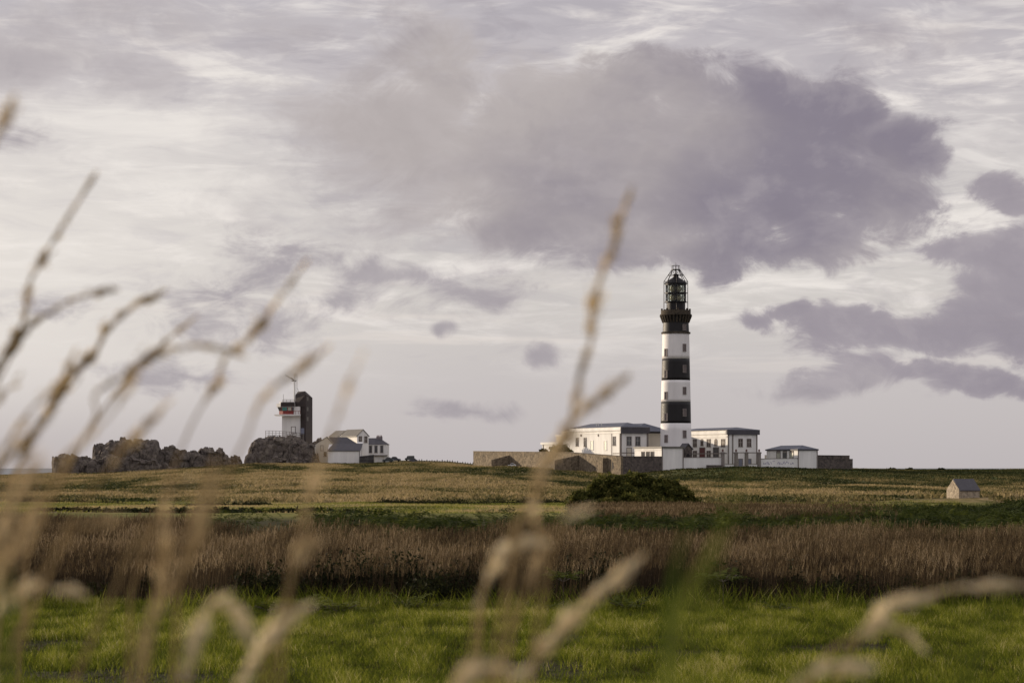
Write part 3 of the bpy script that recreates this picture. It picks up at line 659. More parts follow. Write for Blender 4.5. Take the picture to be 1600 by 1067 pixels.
for k in range(16):
    a0 = wf*k/16; a1_ = wf*(k+1)/16-.03; hh = fbz(712.6-2.6*k/16); f_.box(a0, 0, -1.5, a1_, .1, hh)
f_.build('boards', M['timber'], fb)
MB().box(0, .102, fbz(715), wf, .2, fbz(714)).box(0, .102, fbz(720), wf, .2, fbz(719)).build('rails', M['timber'], fb)

# ---- semaphore tower
DS = 756.0; zS = zr(690, DS)
st = empty('signal_tower', (hx(440.6, DS), DS, zS), 0, 'white signal station tower on the crag with red glazed lookout and dark slate stair shaft', 'signal tower')
sx = lambda px: hx(px, DS)-hx(440.6, DS); sz = lambda row: zr(row, DS)-zS
MB().box(0, 0, sz(706), sx(469.3), 5.5, sz(650)).build('wall', M['white'], st)
bl = MB(); bl.add([(sx(429), -.4, sz(649.2)), (sx(439), -2.0, sz(649.2)), (sx(470), -2.0, sz(649.2)), (sx(470), 6, sz(649.2)), (sx(429), 6, sz(649.2)),
        (sx(429), -.4, sz(647.4)), (sx(439), -2.0, sz(647.4)), (sx(470), -2.0, sz(647.4)), (sx(470), 6, sz(647.4)), (sx(429), 6, sz(647.4))],
       [(4,3,2,1,0), (5,6,7,8,9), (0,1,6,5), (1,2,7,6), (2,3,8,7), (3,4,9,8), (4,0,5,9)])
bl.build('balcony_slab', M['white'], st)
def oct_(x0, x1, y0, y1, c, za, zb, m_, nm, x0b=None):
    x0b = x0 if x0b is None else x0b
    b0 = [(x0b+c, y0), (x1, y0), (x1, y1), (x0b, y1), (x0b, y0+c)]; t0 = [(x0+c, y0), (x1, y0), (x1, y1), (x0, y1), (x0, y0+c)]
    return MB().add([(p[0], p[1], za) for p in b0]+[(p[0], p[1], zb) for p in t0], [(4,3,2,1,0), (5,6,7,8,9)]+[(i, (i+1) % 5, (i+1) % 5+5, i+5) for i in range(5)]).build(nm, M[m_], st)
oct_(sx(436), sx(459), -1.2, 5.8, 1.4, sz(647.4), sz(642), 'redpanel', 'lookout_panel')
oct_(sx(433.5), sx(459), -1.25, 5.8, 1.4, sz(642), sz(635.8), 'glass', 'lookout_glazing', sx(436))
MB().box(sx(441.5), -1.31, sz(641.3), sx(449), -1.255, sz(636.5)).build('lookout_pane', M['glass_green'], st)
MB().box(sx(450.5), -1.31, sz(641.3), sx(455.6), -1.255, sz(636.5)).build('lookout_pane', M['glass_pale'], st)
for px in (440.9, 449.8, 456.3): MB().box(sx(px)-.09, -1.34, sz(641.9), sx(px)+.09, -1.255, sz(635.9)).build('mullion', M['redpanel'], st)
oct_(sx(432), sx(461), -1.5, 6.2, 1.5, sz(635.8), sz(630.6), 'white', 'roof_parapet')
MB().box(sx(439.5), -1.62, sz(635.2), sx(461), -1.505, sz(628.8)).build('roof_fascia', M['cladding'], st)
oct_(sx(436), sx(460.5), 0, 5, .8, sz(630.6), sz(627.2), 'white', 'roof_upstand')
rl = MB()
for px in (442, 448, 454, 460): rl.tube((sx(px), -.6, sz(630.6)), (sx(px), -.6, sz(624.5)), .06, n=5)
rl.tube((sx(442), -.6, sz(624.5)), (sx(460.4), -.6, sz(624.5)), .08, n=5); rl.tube((sx(442), -.6, sz(627)), (sx(460.4), -.6, sz(627)), .05, n=5)
rl.tube((sx(443), -.3, sz(630.6)), (sx(443), -.3, sz(616)), .06, n=5); rl.build('roof_rail', M['rail'], st)
br = MB()
for px in (459, 463, 467, 470): br.tube((sx(px), -1.9, sz(647.4)), (sx(px), -1.9, sz(642)), .06, n=5)
br.tube((sx(458), -1.9, sz(642)), (sx(470), -1.9, sz(642)), .07, n=5); br.build('balcony_rail', M['redpanel'], st)
MB().box(sx(459.3), -.6, sz(647.3), sx(469.3), 4, sz(635.2)).build('upper_wall', M['white'], st)
# stair shaft, rotated faces as two planes meeting at px 478
cs = MB(); s0, s1, s2 = (sx(460.7), 1.2), (sx(478.5), -1.4), (sx(486.8), 3.4); s3 = (sx(468.5), 6.5)
zb0 = sz(712)
t0_ = (sx(469.6), s0[1]+(s1[1]-s0[1])*.5)
cs.hexa([(t0_[0], t0_[1], zb0), (s1[0], s1[1], zb0), (s2[0], s2[1], zb0), (s3[0], s3[1], zb0), (t0_[0], t0_[1], sz(635.5)), (s1[0], s1[1], sz(635.5)), (s2[0], s2[1], sz(635.5)), (s3[0], s3[1], sz(635.5))])
cs.hexa([(s0[0], s0[1]-.8, sz(635.4)), (s1[0], s1[1], sz(635.4)), (s2[0], s2[1], sz(635.4)), (s3[0], s3[1], sz(635.4)), (s0[0], s0[1], sz(617)), (s1[0], s1[1], sz(616)), (s2[0], s2[1], sz(621)), (s3[0], s3[1], sz(617))])
cs.hexa([(s0[0], s0[1], sz(617)), (s1[0], s1[1], sz(616)), (s2[0], s2[1], sz(621)), (s3[0], s3[1], sz(617)), (s0[0]+.9, s0[1]+.2, sz(611.6)), (s1[0]-.3, s1[1]+.6, sz(611.2)), (s2[0]-1.2, s2[1]+.2, sz(615.5)), (s3[0], s3[1]-.4, sz(611.5))])
cs.build('stair_shaft', M['cladding'], st)
for row in (623, 639, 654.5):
    a_ = Vector((s1[0], s1[1], 0)).lerp(Vector((s2[0], s2[1], 0)), .12); b_ = Vector((s1[0], s1[1], 0)).lerp(Vector((s2[0], s2[1], 0)), .38)
    n_ = Vector((b_.y-a_.y, -(b_.x-a_.x), 0)).normalized()*.05
    MB().hexa([a_+Vector((0, 0, sz(row+3))), a_+n_+Vector((0, 0, sz(row+3))), b_+n_+Vector((0, 0, sz(row+3))), b_+Vector((0, 0, sz(row+3))), a_+Vector((0, 0, sz(row-3))), a_+n_+Vector((0, 0, sz(row-3))), b_+n_+Vector((0, 0, sz(row-3))), b_+Vector((0, 0, sz(row-3)))]).build('window', M['slate2'], st)
MB().box(sx(470.2), -1.0, sz(678), sx(476.5), -.2, sz(669)).build('window_box', M['bluedoor'], st)
window(st, 'f', sx(458.5), sz(676.5), 1.2, 2.0, 0, 'shutter', 'white', name='door', bars=False)
ms = MB(); mx_ = sx(459.2)
ms.tube((mx_, 1.4, sz(630)), (mx_, 1.4, sz(584)), .22, .14, n=6)
ms.build('mast', M['galv'], st)
m2_ = MB(); x2 = sx(462.2)
for dx in (-.25, .25): m2_.tube((x2+dx, 2, sz(625)), (x2+dx, 2, sz(584)), .05, n=4)
for k in range(18):
    za, zb_ = sz(625-k*2.25), sz(625-(k+1)*2.25); sg_ = 1 if k % 2 else -1
    m2_.tube((x2-.25*sg_, 2, za), (x2+.25*sg_, 2, zb_), .035, n=4)
m2_.build('lattice_mast', M['rail'], st)
aa = MB(); aa.tube((mx_, 1.4, sz(594.5)), (sx(445), 1.4, sz(585.5)), .08, n=5).tube((mx_-.9, 1.4, sz(594.8)), (mx_+.7, 1.4, sz(594.6)), .16, n=5).tube((mx_, 1.4, sz(594.5)), (sx(454.5), 1.4, sz(590)), .13, n=5)
aa.tube((sx(464), 2, sz(606)), (sx(466), 2, sz(612)), .05, n=4); aa.build('antenna_arm', M['rail'], st)
tf = empty('terrace_railing', (hx(415, 748), 748, zr(682, 748)), 0, 'grey post and rail fence round the terrace at the foot of the signal tower', 'railing')
wt = hx(474, 748)-hx(415, 748); t_ = MB()
for k in range(12):
    x_ = wt*k/11; t_.build if False else None
    p_ = MB(); dz = -.9*(k/11)**2
    p_.tube((x_, 0, dz-1), (x_, 0, dz+1.95), .08, n=5).build('post', M['rail'], tf)
rp = MB()
for h_ in (1.9, 1.25, .6): rp.path([(wt*k/11, 0, -.9*(k/11)**2+h_) for k in range(12)], .06, 5)
rp.build('rails', M['rail'], tf)

# ------------------------------------------------------------------ rocks
def rock(label, prof, d, depth, base_row, name='rock_outcrop', seed=0, group=None, rough=1.0):
    px = [p[0] for p in prof]; x0, x1 = hx(px[0], d), hx(px[-1], d); nxn = int((x1-x0)/.35)+12; nyn = 30
    zb = zr(base_row, d)-1.0; vs = []; xc = (x0+x1)/2
    for i in range(nxn+1):
        t = i/nxn; x = x0+(x1-x0)*t; row = float(np.interp(800+x*F/d, px, [p[1] for p in prof])); h_ = max(.3, zr(row, d)-zb)
        endf = min(1, min(t, 1-t)*nxn*.35/2.0)**.5
        dd = depth*(.45+.55*endf)
        for j in range(nyn+1):
            a = math.pi*j/nyn; c, s_ = math.cos(a), math.sin(a)
            cc = math.copysign(abs(c)**.55, c); ss = abs(s_)**.5
            p = Vector((x-xc, -cc*dd/2, ss*h_))
            q_ = Vector((p.x*.15, p.y*.13, p.z*.09))+Vector((seed*7.3, seed*3.1, 0))
            d1 = noise.voronoi(q_*2.0)[0]; blk = (d1[1]-d1[0])
            n1 = noise.fractal(q_*3, .9, 2.0, 6); cell = .6*noise.cell(q_*1.5+Vector((n1, 0, 0))*.3)+.4*noise.cell(q_*3.4)
            amp = .9*rough
            nrm = Vector((0, -cc, ss*.55)).normalized()
            rg = 1-abs(noise.noise(q_*7))*2; p += nrm*(amp*(n1*.28+(cell-.5)*1.2-.6*math.exp(-blk*14)+.1*rg))
            p.x += .5*rough*noise.noise(q_*4+Vector((9, 0, 0))); p.z += rough*(.9*(noise.cell(Vector((q_.x*4, q_.y*2, 3)))-.62)+.18*noise.noise(q_*9))*ss
            vs.append(p)
    fs = [(i*(nyn+1)+j, (i+1)*(nyn+1)+j, (i+1)*(nyn+1)+j+1, i*(nyn+1)+j+1) for i in range(nxn) for j in range(nyn)]
    fs += [tuple(range(nyn+1)), tuple(nxn*(nyn+1)+j for j in range(nyn, -1, -1))]
    o = MB().add(vs, fs).build(name, M['rock'], None, loc=(xc, d, zb)); tag(o, label, 'rock', group)
    return o
G = 'weathered rocks on the headland'
rock('blunt dark rock block at the far left end of the ridge above the sea', [(84, 720), (86, 710), (92, 706.5), (104, 707), (112, 708), (118, 711), (126, 713), (138, 712), (146, 716), (148, 730)], 705, 13, 740, seed=1, group=G)
rock('small round knob boulder perched left of the highest rock hump', [(144, 712), (145, 693), (150, 690), (158, 690.5), (163, 694), (164, 712)], 712, 4.5, 716, name='boulder', seed=2, group=G, rough=.5)
rock('highest broad rock hump of the left ridge with jagged flat top', [(146, 712), (160, 704), (167, 692), (176, 684), (190, 683), (200, 683), (206, 685), (222, 684), (232, 687), (244, 689), (249, 697), (253, 712)], 712, 15, 730, seed=3, group=G)
rock('low pale sloping rock shelf in front of the highest hump', [(128, 727), (150, 714), (165, 708), (190, 710), (210, 711), (235, 716), (262, 722), (275, 729)], 702, 7, 733, seed=4, group=G)
rock('middle rock section right of the highest hump, uneven low top', [(246, 716), (252, 697), (258, 695), (268, 695), (275, 699), (290, 700), (303, 700), (314, 703), (322, 712)], 716, 12, 728, seed=5, group=G)
rock('rounded rock lump near the right end of the ridge', [(308, 714), (314, 700), (320, 697.5), (334, 698), (344, 701), (352, 703), (360, 707), (372, 710), (378, 722)], 722, 11, 727, seed=6, group=G)
rock('lone grey boulder in the grass before the left rock block', [(136, 733), (138, 722), (143, 717), (149, 718), (153, 726), (154, 734)], 696, 4, 736, name='boulder', seed=7, group=G, rough=.5)
rock('small pale boulder at the foot of the middle rock section', [(302, 722), (304, 714), (309, 709), (315, 712), (318, 722)], 706, 3, 726, name='boulder', seed=8, group=G, rough=.5)
rock('tall dark crag carrying the signal tower', [(388, 712), (390, 693), (396, 686), (406, 680), (416, 678), (440, 678.5), (456, 680), (468, 683), (480, 686), (490, 692), (497, 706), (500, 716)], 745, 15, 722, name='crag', seed=9)
rock('small rock lying between the ridge and the crag', [(382, 720), (384, 711), (389, 707), (396, 710), (402, 720)], 735, 4, 724, name='boulder', seed=10, group=G, rough=.5)
rock('low grassy dark hump behind the cream cottage', [(484, 700), (488, 688), (500, 684), (518, 682), (530, 684), (540, 700)], 790, 9, 715, name='crag', seed=11)
rock('low broken rock ledge at the foot of the crag beside the lean-to', [(404, 726), (410, 716), (425, 711), (445, 713), (465, 712), (480, 716), (488, 725)], 733, 5, 728, seed=12, group=G)

# ------------------------------------------------------------------ cars
def car(label, px0, px1, row_b, row_t, d, m_, van=False, name='parked_car', flip=False, group='cars parked by the hamlet'):
    L_ = hx(px1, d)-hx(px0, d); h_ = (row_b-row_t)*d/F; wd = 1.7
    root = empty(name, (hx(px0, d), d, Hs(hx((px0+px1)/2, d), d)-.05), 0, label, 'car', group)
    if van: pf = [(0, .25), (.02, .55), (.16, .6), (.27, .97), (.93, 1), (1, .9), (1, .25)]
    else: pf = [(0, .25), (.01, .5), (.08, .58), (.24, .62), (.38, .95), (.5, 1), (.68, .98), (.86, .68), (.98, .6), (1, .45), (1, .25)]
    if flip: pf = [(1-a, b) for a, b in pf][::-1]
    MB().prism([(a*L_, b*h_) for a, b in pf], 'y', 0, wd).build('body', M[m_], root)
    wn = [(.29, .62), (.39, .9), (.66, .91), (.80, .65)] if not van else [(.24, .62), (.31, .92), (.92, .93), (.93, .64)]
    if flip: wn = [(1-a, b) for a, b in wn][::-1]
    MB().prism([(a*L_, b*h_) for a, b in wn], 'y', -.02, -.001).build('side_window', M['glass'], root)
    for fx in (.19, .81): MB().tube((fx*L_, -.04, .3), (fx*L_, .2, .3), .31, n=14).build('wheel', M['tyre'], root)
    for e_ in (0.0, 1.0): MB().box(e_*L_-.02, .2, .42*h_, e_*L_+.02, .5, .52*h_).build('headlight', M['galv'], root)
    return root
def cy(px, row_b): return row_b
car('dark green parked car nosing up to the garage door of the right house', 597.3, 614.8, 725, 716.2, 738, 'car_dark')
car('slate blue parked car half hidden behind the dark green one', 607.5, 626.2, 721, 712.8, 756, 'car_blue', flip=True)
car('tall boxy grey parked vehicle, rightmost on the skyline', 632.5, 647.3, 720.5, 711.8, 757, 'car_grey', van=True)
car('low dark parked car in front of the boxy grey vehicle', 638.5, 652.3, 727, 719.8, 728, 'car_blue')
car('white car parked by the long tan stone wall, only its roof above the grass', 793.5, 806.5, 731, 724.3, 655, 'car_white', group='car by the wall')
# roadside fence stubs on the skyline between the cars and the wall
for k in range(22):
    px = 655+k*4.0; d = 752; x = hx(px, d)
    o = MB().box(-.12, -.12, -.6, .12, .12, random.uniform(.35, .8)).build('fence_post', M['timber'], None, loc=(x, d, Hs(x, d)))
    tag(o, 'short dark fence post on the skyline between the parked cars and the stone wall', 'post', 'dark posts along the skyline road')

# small stone shed on the right
DD = 258.0; RS = R(22)
sx0 = hx(1498.2, DD)
sh = empty('stone_shed', (sx0, DD, zr(786, DD)), RS, 'tiny pale stone shed with steep slate roof standing alone on the heath', 'shed')
shz = lambda row: zr(row, DD)-zr(786, DD)
wsh = (hx(1533.5, DD)-sx0)/math.cos(RS); dsh = (hx(1498.2, DD)-hx(1485.2, DD))/math.sin(RS)
MB().prism([(0, -1), (0, shz(764.2)), (dsh/2, shz(749.6)), (dsh, shz(764.2)), (dsh, -1)], 'x', 0, wsh).build('wall', M['pale_stone'], sh)
ez, az = shz(764.2), shz(749.6)
MB().prism([(-.12, ez-.2), (dsh/2, az+.01), (dsh+.12, ez-.2), (dsh+.12, ez-.08), (dsh/2, az+.12), (-.12, ez-.08)], 'x', .06, wsh+.03).build('roof', M['slate3'], sh)

# ------------------------------------------------------------------ vegetation builders
def strips(base, h, w, lean_az, lean, face, nseg, curl=0.0):
    """vectorised tapered blades: returns V (N*(nseg+1)*2,3), quads"""
    n = len(base); lv = []
    lx, ly = np.cos(lean_az), np.sin(lean_az); fx, fy = np.cos(face), np.sin(face)
    for k in range(nseg+1):
        t = k/nseg; off = lean*h*(t**1.7); z = h*t*(1-.25*curl*t)
        ww = w*(1-t)**.7*.5+w*.04
        c = base+np.stack([lx*off, ly*off, z], 1)
        dx = np.stack([fx*ww, fy*ww, np.zeros(n)], 1)
        lv += [c-dx, c+dx]
    V = np.stack(lv, 1).reshape(-1, 3); s = (nseg+1)*2
    b = (np.arange(n)*s)[:, None]; qs = [b+np.array([[2*k, 2*k+1, 2*k+3, 2*k+2]]) for k in range(nseg)]
    return V, np.concatenate(qs, 1).reshape(-1, 4)
def join(parts):
    Vs, Qs, Ts, o = [], [], [], 0
    for V, Q, T in parts: Vs.append(V); Qs.append(Q+o); Ts.append(T); o += len(V)
    return np.concatenate(Vs), np.concatenate(Qs), np.concatenate(Ts)
def scatter(n, y0, y1, pxa=-350, pxb=1950):
    y = np.sqrt(rng.uniform(y0*y0, y1*y1, n)); x = (rng.uniform(pxa, pxb, n)-800)/F*y
    return x, y

# near meadow grass
M['meadow'] = veg('meadow_blades', [(0, (.075, .055, .025)), (.15, (.036, .050, .006)), (.45, (.096, .122, .011)), (.72, (.19, .205, .022)), (.92, (.31, .30, .055)), (1, (.46, .40, .18))], .42, nscale=7, namt=.5)
n = 420000; x, y = scatter(n, 15.5, 28.6)
cl = fbm(x/.26, y/.8, 4, 21); big = .5*fbm(x/1.1, y/3.2, 4, 31)+.5*fbm(x/1.5+9, y/.6, 3, 37)
keep = (big > .395+.07*rng.random(n)) | (rng.random(n) < .12)
x, y, cl, big = x[keep], y[keep], cl[keep], big[keep]; n = len(x)
hh = (.05+.055*np.clip(cl*1.5-.25, 0, 1)**1.2)*rng.uniform(.6, 1.35, n)*(.55+.9*big)*np.clip(1.0+(y-26)*.12, 1, 1.5)
V, Q = strips(np.stack([x, y, H(x, y)-.004], 1), hh, rng.uniform(.004, .008, n), rng.uniform(0, 6.28, n), rng.uniform(.1, .9, n), rng.uniform(0, 6.28, n), 2)
T = np.repeat(np.clip(.50+.8*(cl-.5)+.8*(big-.5)+rng.normal(0, .2, n), 0, 1), 6)
tag(mesh_np('meadow_grass', V, Q, M['meadow'], T), 'short bright green grass of the near meadow', 'grass', kind='stuff')

# taller ragged grass where the meadow meets the dry belt
n = 16000; x, y = scatter(n, 26.6, 29.0); k_ = rng.random(n) < np.clip((fbm(x/.5, y/.7, 3, 25)-.38)*4, 0, 1)*np.clip((y-26.4)/1.2, 0, 1); x, y = x[k_], y[k_]; n = len(x)
V, Q = strips(np.stack([x, y, H(x, y)-.004], 1), rng.uniform(.10, .30, n), rng.uniform(.006, .012, n), rng.uniform(0, 6.28, n), rng.uniform(.2, .8, n), rng.uniform(0, 6.28, n), 2)
tag(mesh_np('edge_grass', V, Q, M['meadow'], np.repeat(np.clip(rng.normal(.42, .25, n), 0, 1), 6)), 'ragged taller grass where the meadow meets the dry belt', 'grass', kind='stuff')
# dry tall grass
M['dry'] = veg('dry_culms', [(0, (.016, .012, .007)), (.35, (.042, .029, .018)), (.6, (.095, .066, .034)), (.85, (.20, .145, .08)), (1, (.35, .26, .155))], .3, nscale=.5, namt=.35)
def dry(x, y, hb, hv, seedheads=5, wstem=.0045, wl=1.0):
    n = len(x); g0 = H(x, y); hgt = hb*(1+hv*(rng.random(n)-.5)); base = np.stack([x, y, g0], 1)
    az = rng.normal(.2, .9, n); ln = rng.uniform(.03, .22, n); tn = np.clip(.46+.75*(fbm(x/1.1, y/2.5, 4, 41)-.5)+rng.normal(0, .14, n), 0, 1)
    V, Q = strips(base, hgt, np.full(n, wstem), az, ln, rng.uniform(-.6, .6, n), 3)
    parts = [(V, Q, np.repeat(np.clip(tn-.12, 0, 1), 8))]  # stems tinted darker so the lower belt carries shade in its colour
    for k in range(seedheads):
        t = .80+.2*k/seedheads; off = ln*hgt*t**1.7
        b2 = base+np.stack([np.cos(az)*off, np.sin(az)*off, hgt*t], 1)
        V, Q = strips(b2, rng.uniform(.03, .06, n)*wl, rng.uniform(.006, .011, n)*wl, rng.uniform(0, 6.28, n), rng.uniform(.2, .7, n), rng.uniform(-.8, .8, n), 1)
        parts.append((V, Q, np.repeat(np.clip(tn+.20, 0, 1), 4)))
    # basal leaves, tinted darkest as painted shade near the ground
    m_ = int(n*.9); i_ = rng.integers(0, n, m_)
    b3 = base[i_]+np.stack([rng.normal(0, .06, m_), rng.normal(0, .06, m_), np.zeros(m_)], 1)
    V, Q = strips(b3, hgt[i_]*rng.uniform(.35, .8, m_), rng.uniform(.006, .012, m_), rng.uniform(0, 6.28, m_), rng.uniform(.1, .6, m_), rng.uniform(0, 6.28, m_), 2)
    parts.append((V, Q, np.repeat(np.clip(tn[i_]-.22, 0, 1), 6)))
    return join(parts)
n = 90000; x, y = scatter(n, 27.6, 58)
edge = 27.3+2.2*fbm(x/.8, x*0+3, 4, 51); pxx = 800+F*x/y; k_ = (y > edge) & (y < np.interp(pxx, [250, 400, 1100, 1180, 2000], [58, 45.5, 45.5, 46.5, 46])+2*(fbm(x, y, 2, 55)-.5)); x, y = x[k_], y[k_]
ht = .50+.55*(fbm(x/1.3, y/3, 4, 61)-.5)
V, Q, T = join([dry(x, y, ht, .40, 4)])
tag(mesh_np('dry_grass', V, Q, M['dry'], T), 'belt of tall brown dry grass with feathery heads behind the meadow', 'grass', kind='stuff')
x, y = scatter(30000, 60, 97, 850, 1500)
pxx = 800+F*x/y; k_ = (rng.random(len(x)) < np.clip((pxx-880)/80, 0, 1)) & (rng.random(len(x)) < np.clip((1420-pxx)/250, .0, 1))
x, y = x[k_], y[k_]
V, Q, T = dry(x, y, np.full(len(x), .5), .4, 3, .010, 1.6)
tag(mesh_np('dry_grass', V, Q, M['dry'], T), 'farther strip of brown dry grass in front of the green bush', 'grass', kind='stuff')

# ferns: fronds as arched rachis with paired pinnae
M['fern'] = veg('fern_fronds', [(0, (.010, .014, .004)), (.35, (.024, .034, .007)), (.7, (.062, .075, .015)), (1, (.15, .16, .035))], .3, nscale=1.2, namt=.8)
M['bramble'] = veg('bramble_leaves', [(0, (.008, .009, .004)), (.5, (.020, .023, .009)), (1, (.055, .055, .018))], .25, nscale=.8, namt=.4)
def fronds(bx, by, bz, L_, az, elev, npin=9, tint=None):
    n = len(bx); parts = []; ux, uy = np.cos(az), np.sin(az)
    def pt(t):
        r_ = L_*(t*np.cos(elev)); z_ = L_*(t*np.sin(elev)-.42*t*t)
        return np.stack([bx+ux*r_, by+uy*r_, bz+z_], 1)
    side = np.stack([-uy, ux, np.zeros(n)], 1)
    Vs = []; 
    for k in range(npin):
        t = .22+.76*k/(npin-1); p = pt(np.full(n, t)); p2 = pt(np.full(n, min(t+.07, 1.05))); ln = (L_*.36*(1-((k)/(npin))**1.3))[:, None]
        for s in (-1, 1):
            tip = p+side*s*ln+(p2-p)*1.6-np.array([0, 0, 1])*ln*.22+rng.normal(0, .012, (n, 3))
            mid = (p+tip)/2+(p2-p)*.55
            Vs += [p, mid+(p2-p)*.35, tip, mid-(p2-p)*.75]
    V = np.stack(Vs, 1).reshape(-1, 3); s_ = npin*8; b = (np.arange(n)*s_)[:, None]
    Q = np.concatenate([b+np.arange(4)[None, :]+4*j for j in range(npin*2)], 1).reshape(-1, 4)
    T = np.repeat(tint if tint is not None else rng.uniform(.2, .8, n), s_)
    parts.append((V, Q, T)); return parts[0]
def fern_mass(x, y, L0, hbase, tn):
    n = len(x); z = H(x, y)+hbase*rng.uniform(.1, 1.0, n)
    return fronds(x, y, z, L0*rng.uniform(.6, 1.2, n), rng.uniform(0, 6.28, n), rng.uniform(.3, 1.2, n), 8, np.clip(tn+rng.normal(0, .17, n), 0, 1))
# right bracken bank
x, y = scatter(46000, 46, 92, 950, 2300); px = 800+F*x/y
top = np.interp(px, [950, 1150, 1250, 1400, 1460, 1540, 1580, 1700, 2300], [.3, .42, .52, .60, .55, .55, .84, 1.0, 1.05])*np.clip(.62+.38*(y-46)/18, .6, 1)
k_ = (rng.random(len(x)) < np.clip((px-980)/220, 0, 1)) & (y > np.interp(px, [950, 1200, 1600], [52, 47, 46.5])) & (y < np.interp(px, [950, 1200, 1500], [70, 78, 95])); x, y, top = x[k_], y[k_], top[k_]
V, Q, T = fern_mass(x, y, .46, top*.72, .42+.6*(fbm(x/1.6, y/3, 3, 81)-.5))
tag(mesh_np('bracken', V, Q, M['fern'], T), 'bank of dark green bracken along the right side below the shed', 'bracken', kind='stuff')
# centre fern strip
x, y = scatter(15000, 46.0, 58, 250, 1200); px = 800+F*x/y
k_ = (fbm(x/1.8, y/2.5, 3, 91) > .48) & (rng.random(len(x)) < np.clip((px-280)/160, 0, 1)) & (rng.random(len(x)) < np.clip((1190-px)/80, 0, 1)); x, y = x[k_], y[k_]
V, Q, T = fern_mass(x, y, .36, .42+.28*fbm(x/1.3, y/2, 2, 95), .45+.5*(fbm(x, y, 3, 92)-.5))
tag(mesh_np('bracken', V, Q, M['fern'], T), 'low strip of green ferns across the middle behind the dry grass', 'bracken', kind='stuff')
# brambles swallowed in the dry grass front
def leaf_mass(cx, cy, r_, hh, n, leaf, zb=None):
    """leaves spread through an uneven dome"""
    a = rng.uniform(0, 6.28, n); u = rng.random(n)**.45; el = np.arcsin(rng.random(n))
    lump = .62+.38*np.sin(a*3+cx*5)*np.cos(el*4+cy)+.25*rng.random(n)
    rr_ = u*lump
    x = cx+r_*rr_*np.cos(el)*np.cos(a); y = cy+r_*.7*rr_*np.cos(el)*np.sin(a); z = (H(np.array([cx]), np.array([cy]))[0] if zb is None else zb)+hh*rr_*np.sin(el)
    d1 = rng.normal(0, 1, (n, 3)); d1 /= np.linalg.norm(d1, axis=1)[:, None]; d2 = rng.normal(0, 1, (n, 3)); d2 -= d1*(d1*d2).sum(1)[:, None]; d2 /= np.linalg.norm(d2, axis=1)[:, None]
    s = (leaf*rng.uniform(.5, 1.4, n))[:, None]; c = np.stack([x, y, z], 1)
    V = np.stack([c-d1*s, c-d2*s*.5, c+d1*s, c+d2*s*.5], 1).reshape(-1, 3); Q = (np.arange(n)*4)[:, None]+np.arange(4)[None, :]
    return V, Q, np.repeat(np.clip(rng.normal(.45, .2, n), 0, 1), 4)
parts = []
for px, row, r_, hh in ((385, 880, .45, .55), (470, 900, .4, .4), (560, 880, .55, .66), (600, 905, .7, .6), (645, 885, .5, .62), (700, 915, .5, .5), (745, 890, .35, .5), (520, 920, .4, .35), (890, 885, .5, .62), (930, 890, .45, .55), (980, 935, .5, .35), (1120, 880, .45, .62), (1180, 930, .3, .3), (1255, 880, .25, .6), (1340, 910, .6, .4), (1420, 920, .5, .3), (860, 940, .5, .25), (590, 935, .5, .3), (240, 900, .3, .5), (150, 920, .5, .3), (430, 870, .6, .58), (510, 875, .5, .6), (575, 870, .7, .68), (620, 868, .6, .64), (680, 880, .6, .6), (740, 880, .4, .55), (905, 872, .6, .64), (955, 880, .5, .58), (1140, 878, .5, .6), (1240, 885, .35, .5), (1300, 905, .5, .45), (650, 920, .6, .4), (780, 930, .4, .3), (330, 925, .5, .3), (1500, 915, .6, .38)):
    if rng.random() < .15: continue
    row -= 14*rng.random()
    r_ *= rng.uniform(.5, 1.1); hh *= rng.uniform(.7, 1.05)
    d = 29.2+rng.uniform(-.5, 1.2); parts.append(leaf_mass((px-800)/F*d, d, r_, hh*1.05, 3000, .026))
V, Q, T = join(parts); tag(mesh_np('brambles', V, Q, M['bramble'], T), 'dark bramble growth tangled in the front of the dry grass', 'brambles', kind='stuff')

# single fern plants along the meadow edge
FL = [(490, 956, .30, 'small fern plant left of centre at the foot of the dry grass'), (530, 964, .36, 'bright fern plant with spread fronds at the meadow edge, left of centre'), (665, 948, .30, 'fern plant growing at the meadow edge right of the bright one'), (640, 924, .34, 'fern standing inside the dark front of the dry grass'),
      (850, 945, .28, 'fern plant under the drooping pale seed heads in the middle'), (980, 930, .34, 'broad fern plant half way up the shaded grass front'), (1215, 942, .28, 'lone fern plant on the meadow edge right of the green blade'), (1400, 935, .26, 'fern plant at the meadow edge above the drooping right stalk'), (880, 884, .3, 'fern tucked between the brambles in the centre'), (1130, 885, .3, 'fern in the brambles below the far green bush'), (420, 940, .28, 'leftmost little fern at the meadow edge')]
for (px, row, s_, lb) in FL:
    s_ *= 1.35; d = 26.9+rng.uniform(-.3, .5); n = 8; x0 = (px-800)/F*d; z0 = zr(row, d)-s_*.45; gz_ = Hs(x0, d); z0 = max(z0, gz_)
    az = np.arange(n)*.785+rng.uniform(0, .5, n)
    V, Q, T = fronds(np.zeros(n), np.zeros(n), np.full(n, z0-gz_), np.full(n, s_)*rng.uniform(.8, 1.15, n), az, rng.uniform(.5, 1.0, n), 10, np.full(n, .95 if px in (530, 665, 490) else .72))
    root = empty('fern_plant', (x0, d, gz_), 0, lb, 'fern', 'ferns along the meadow edge')
    o = mesh_np('fronds', V, Q, M['fern'], T); o.parent = root
    s_b = MB()
    for k in range(n): s_b.path([(0, 0, 0), (0, 0, max(.02, z0-gz_)), (math.cos(az[k])*s_*.45, math.sin(az[k])*s_*.45, z0-gz_+s_*.22)], .004, 4)
    s_b.build('stems', M['shutter'], root)

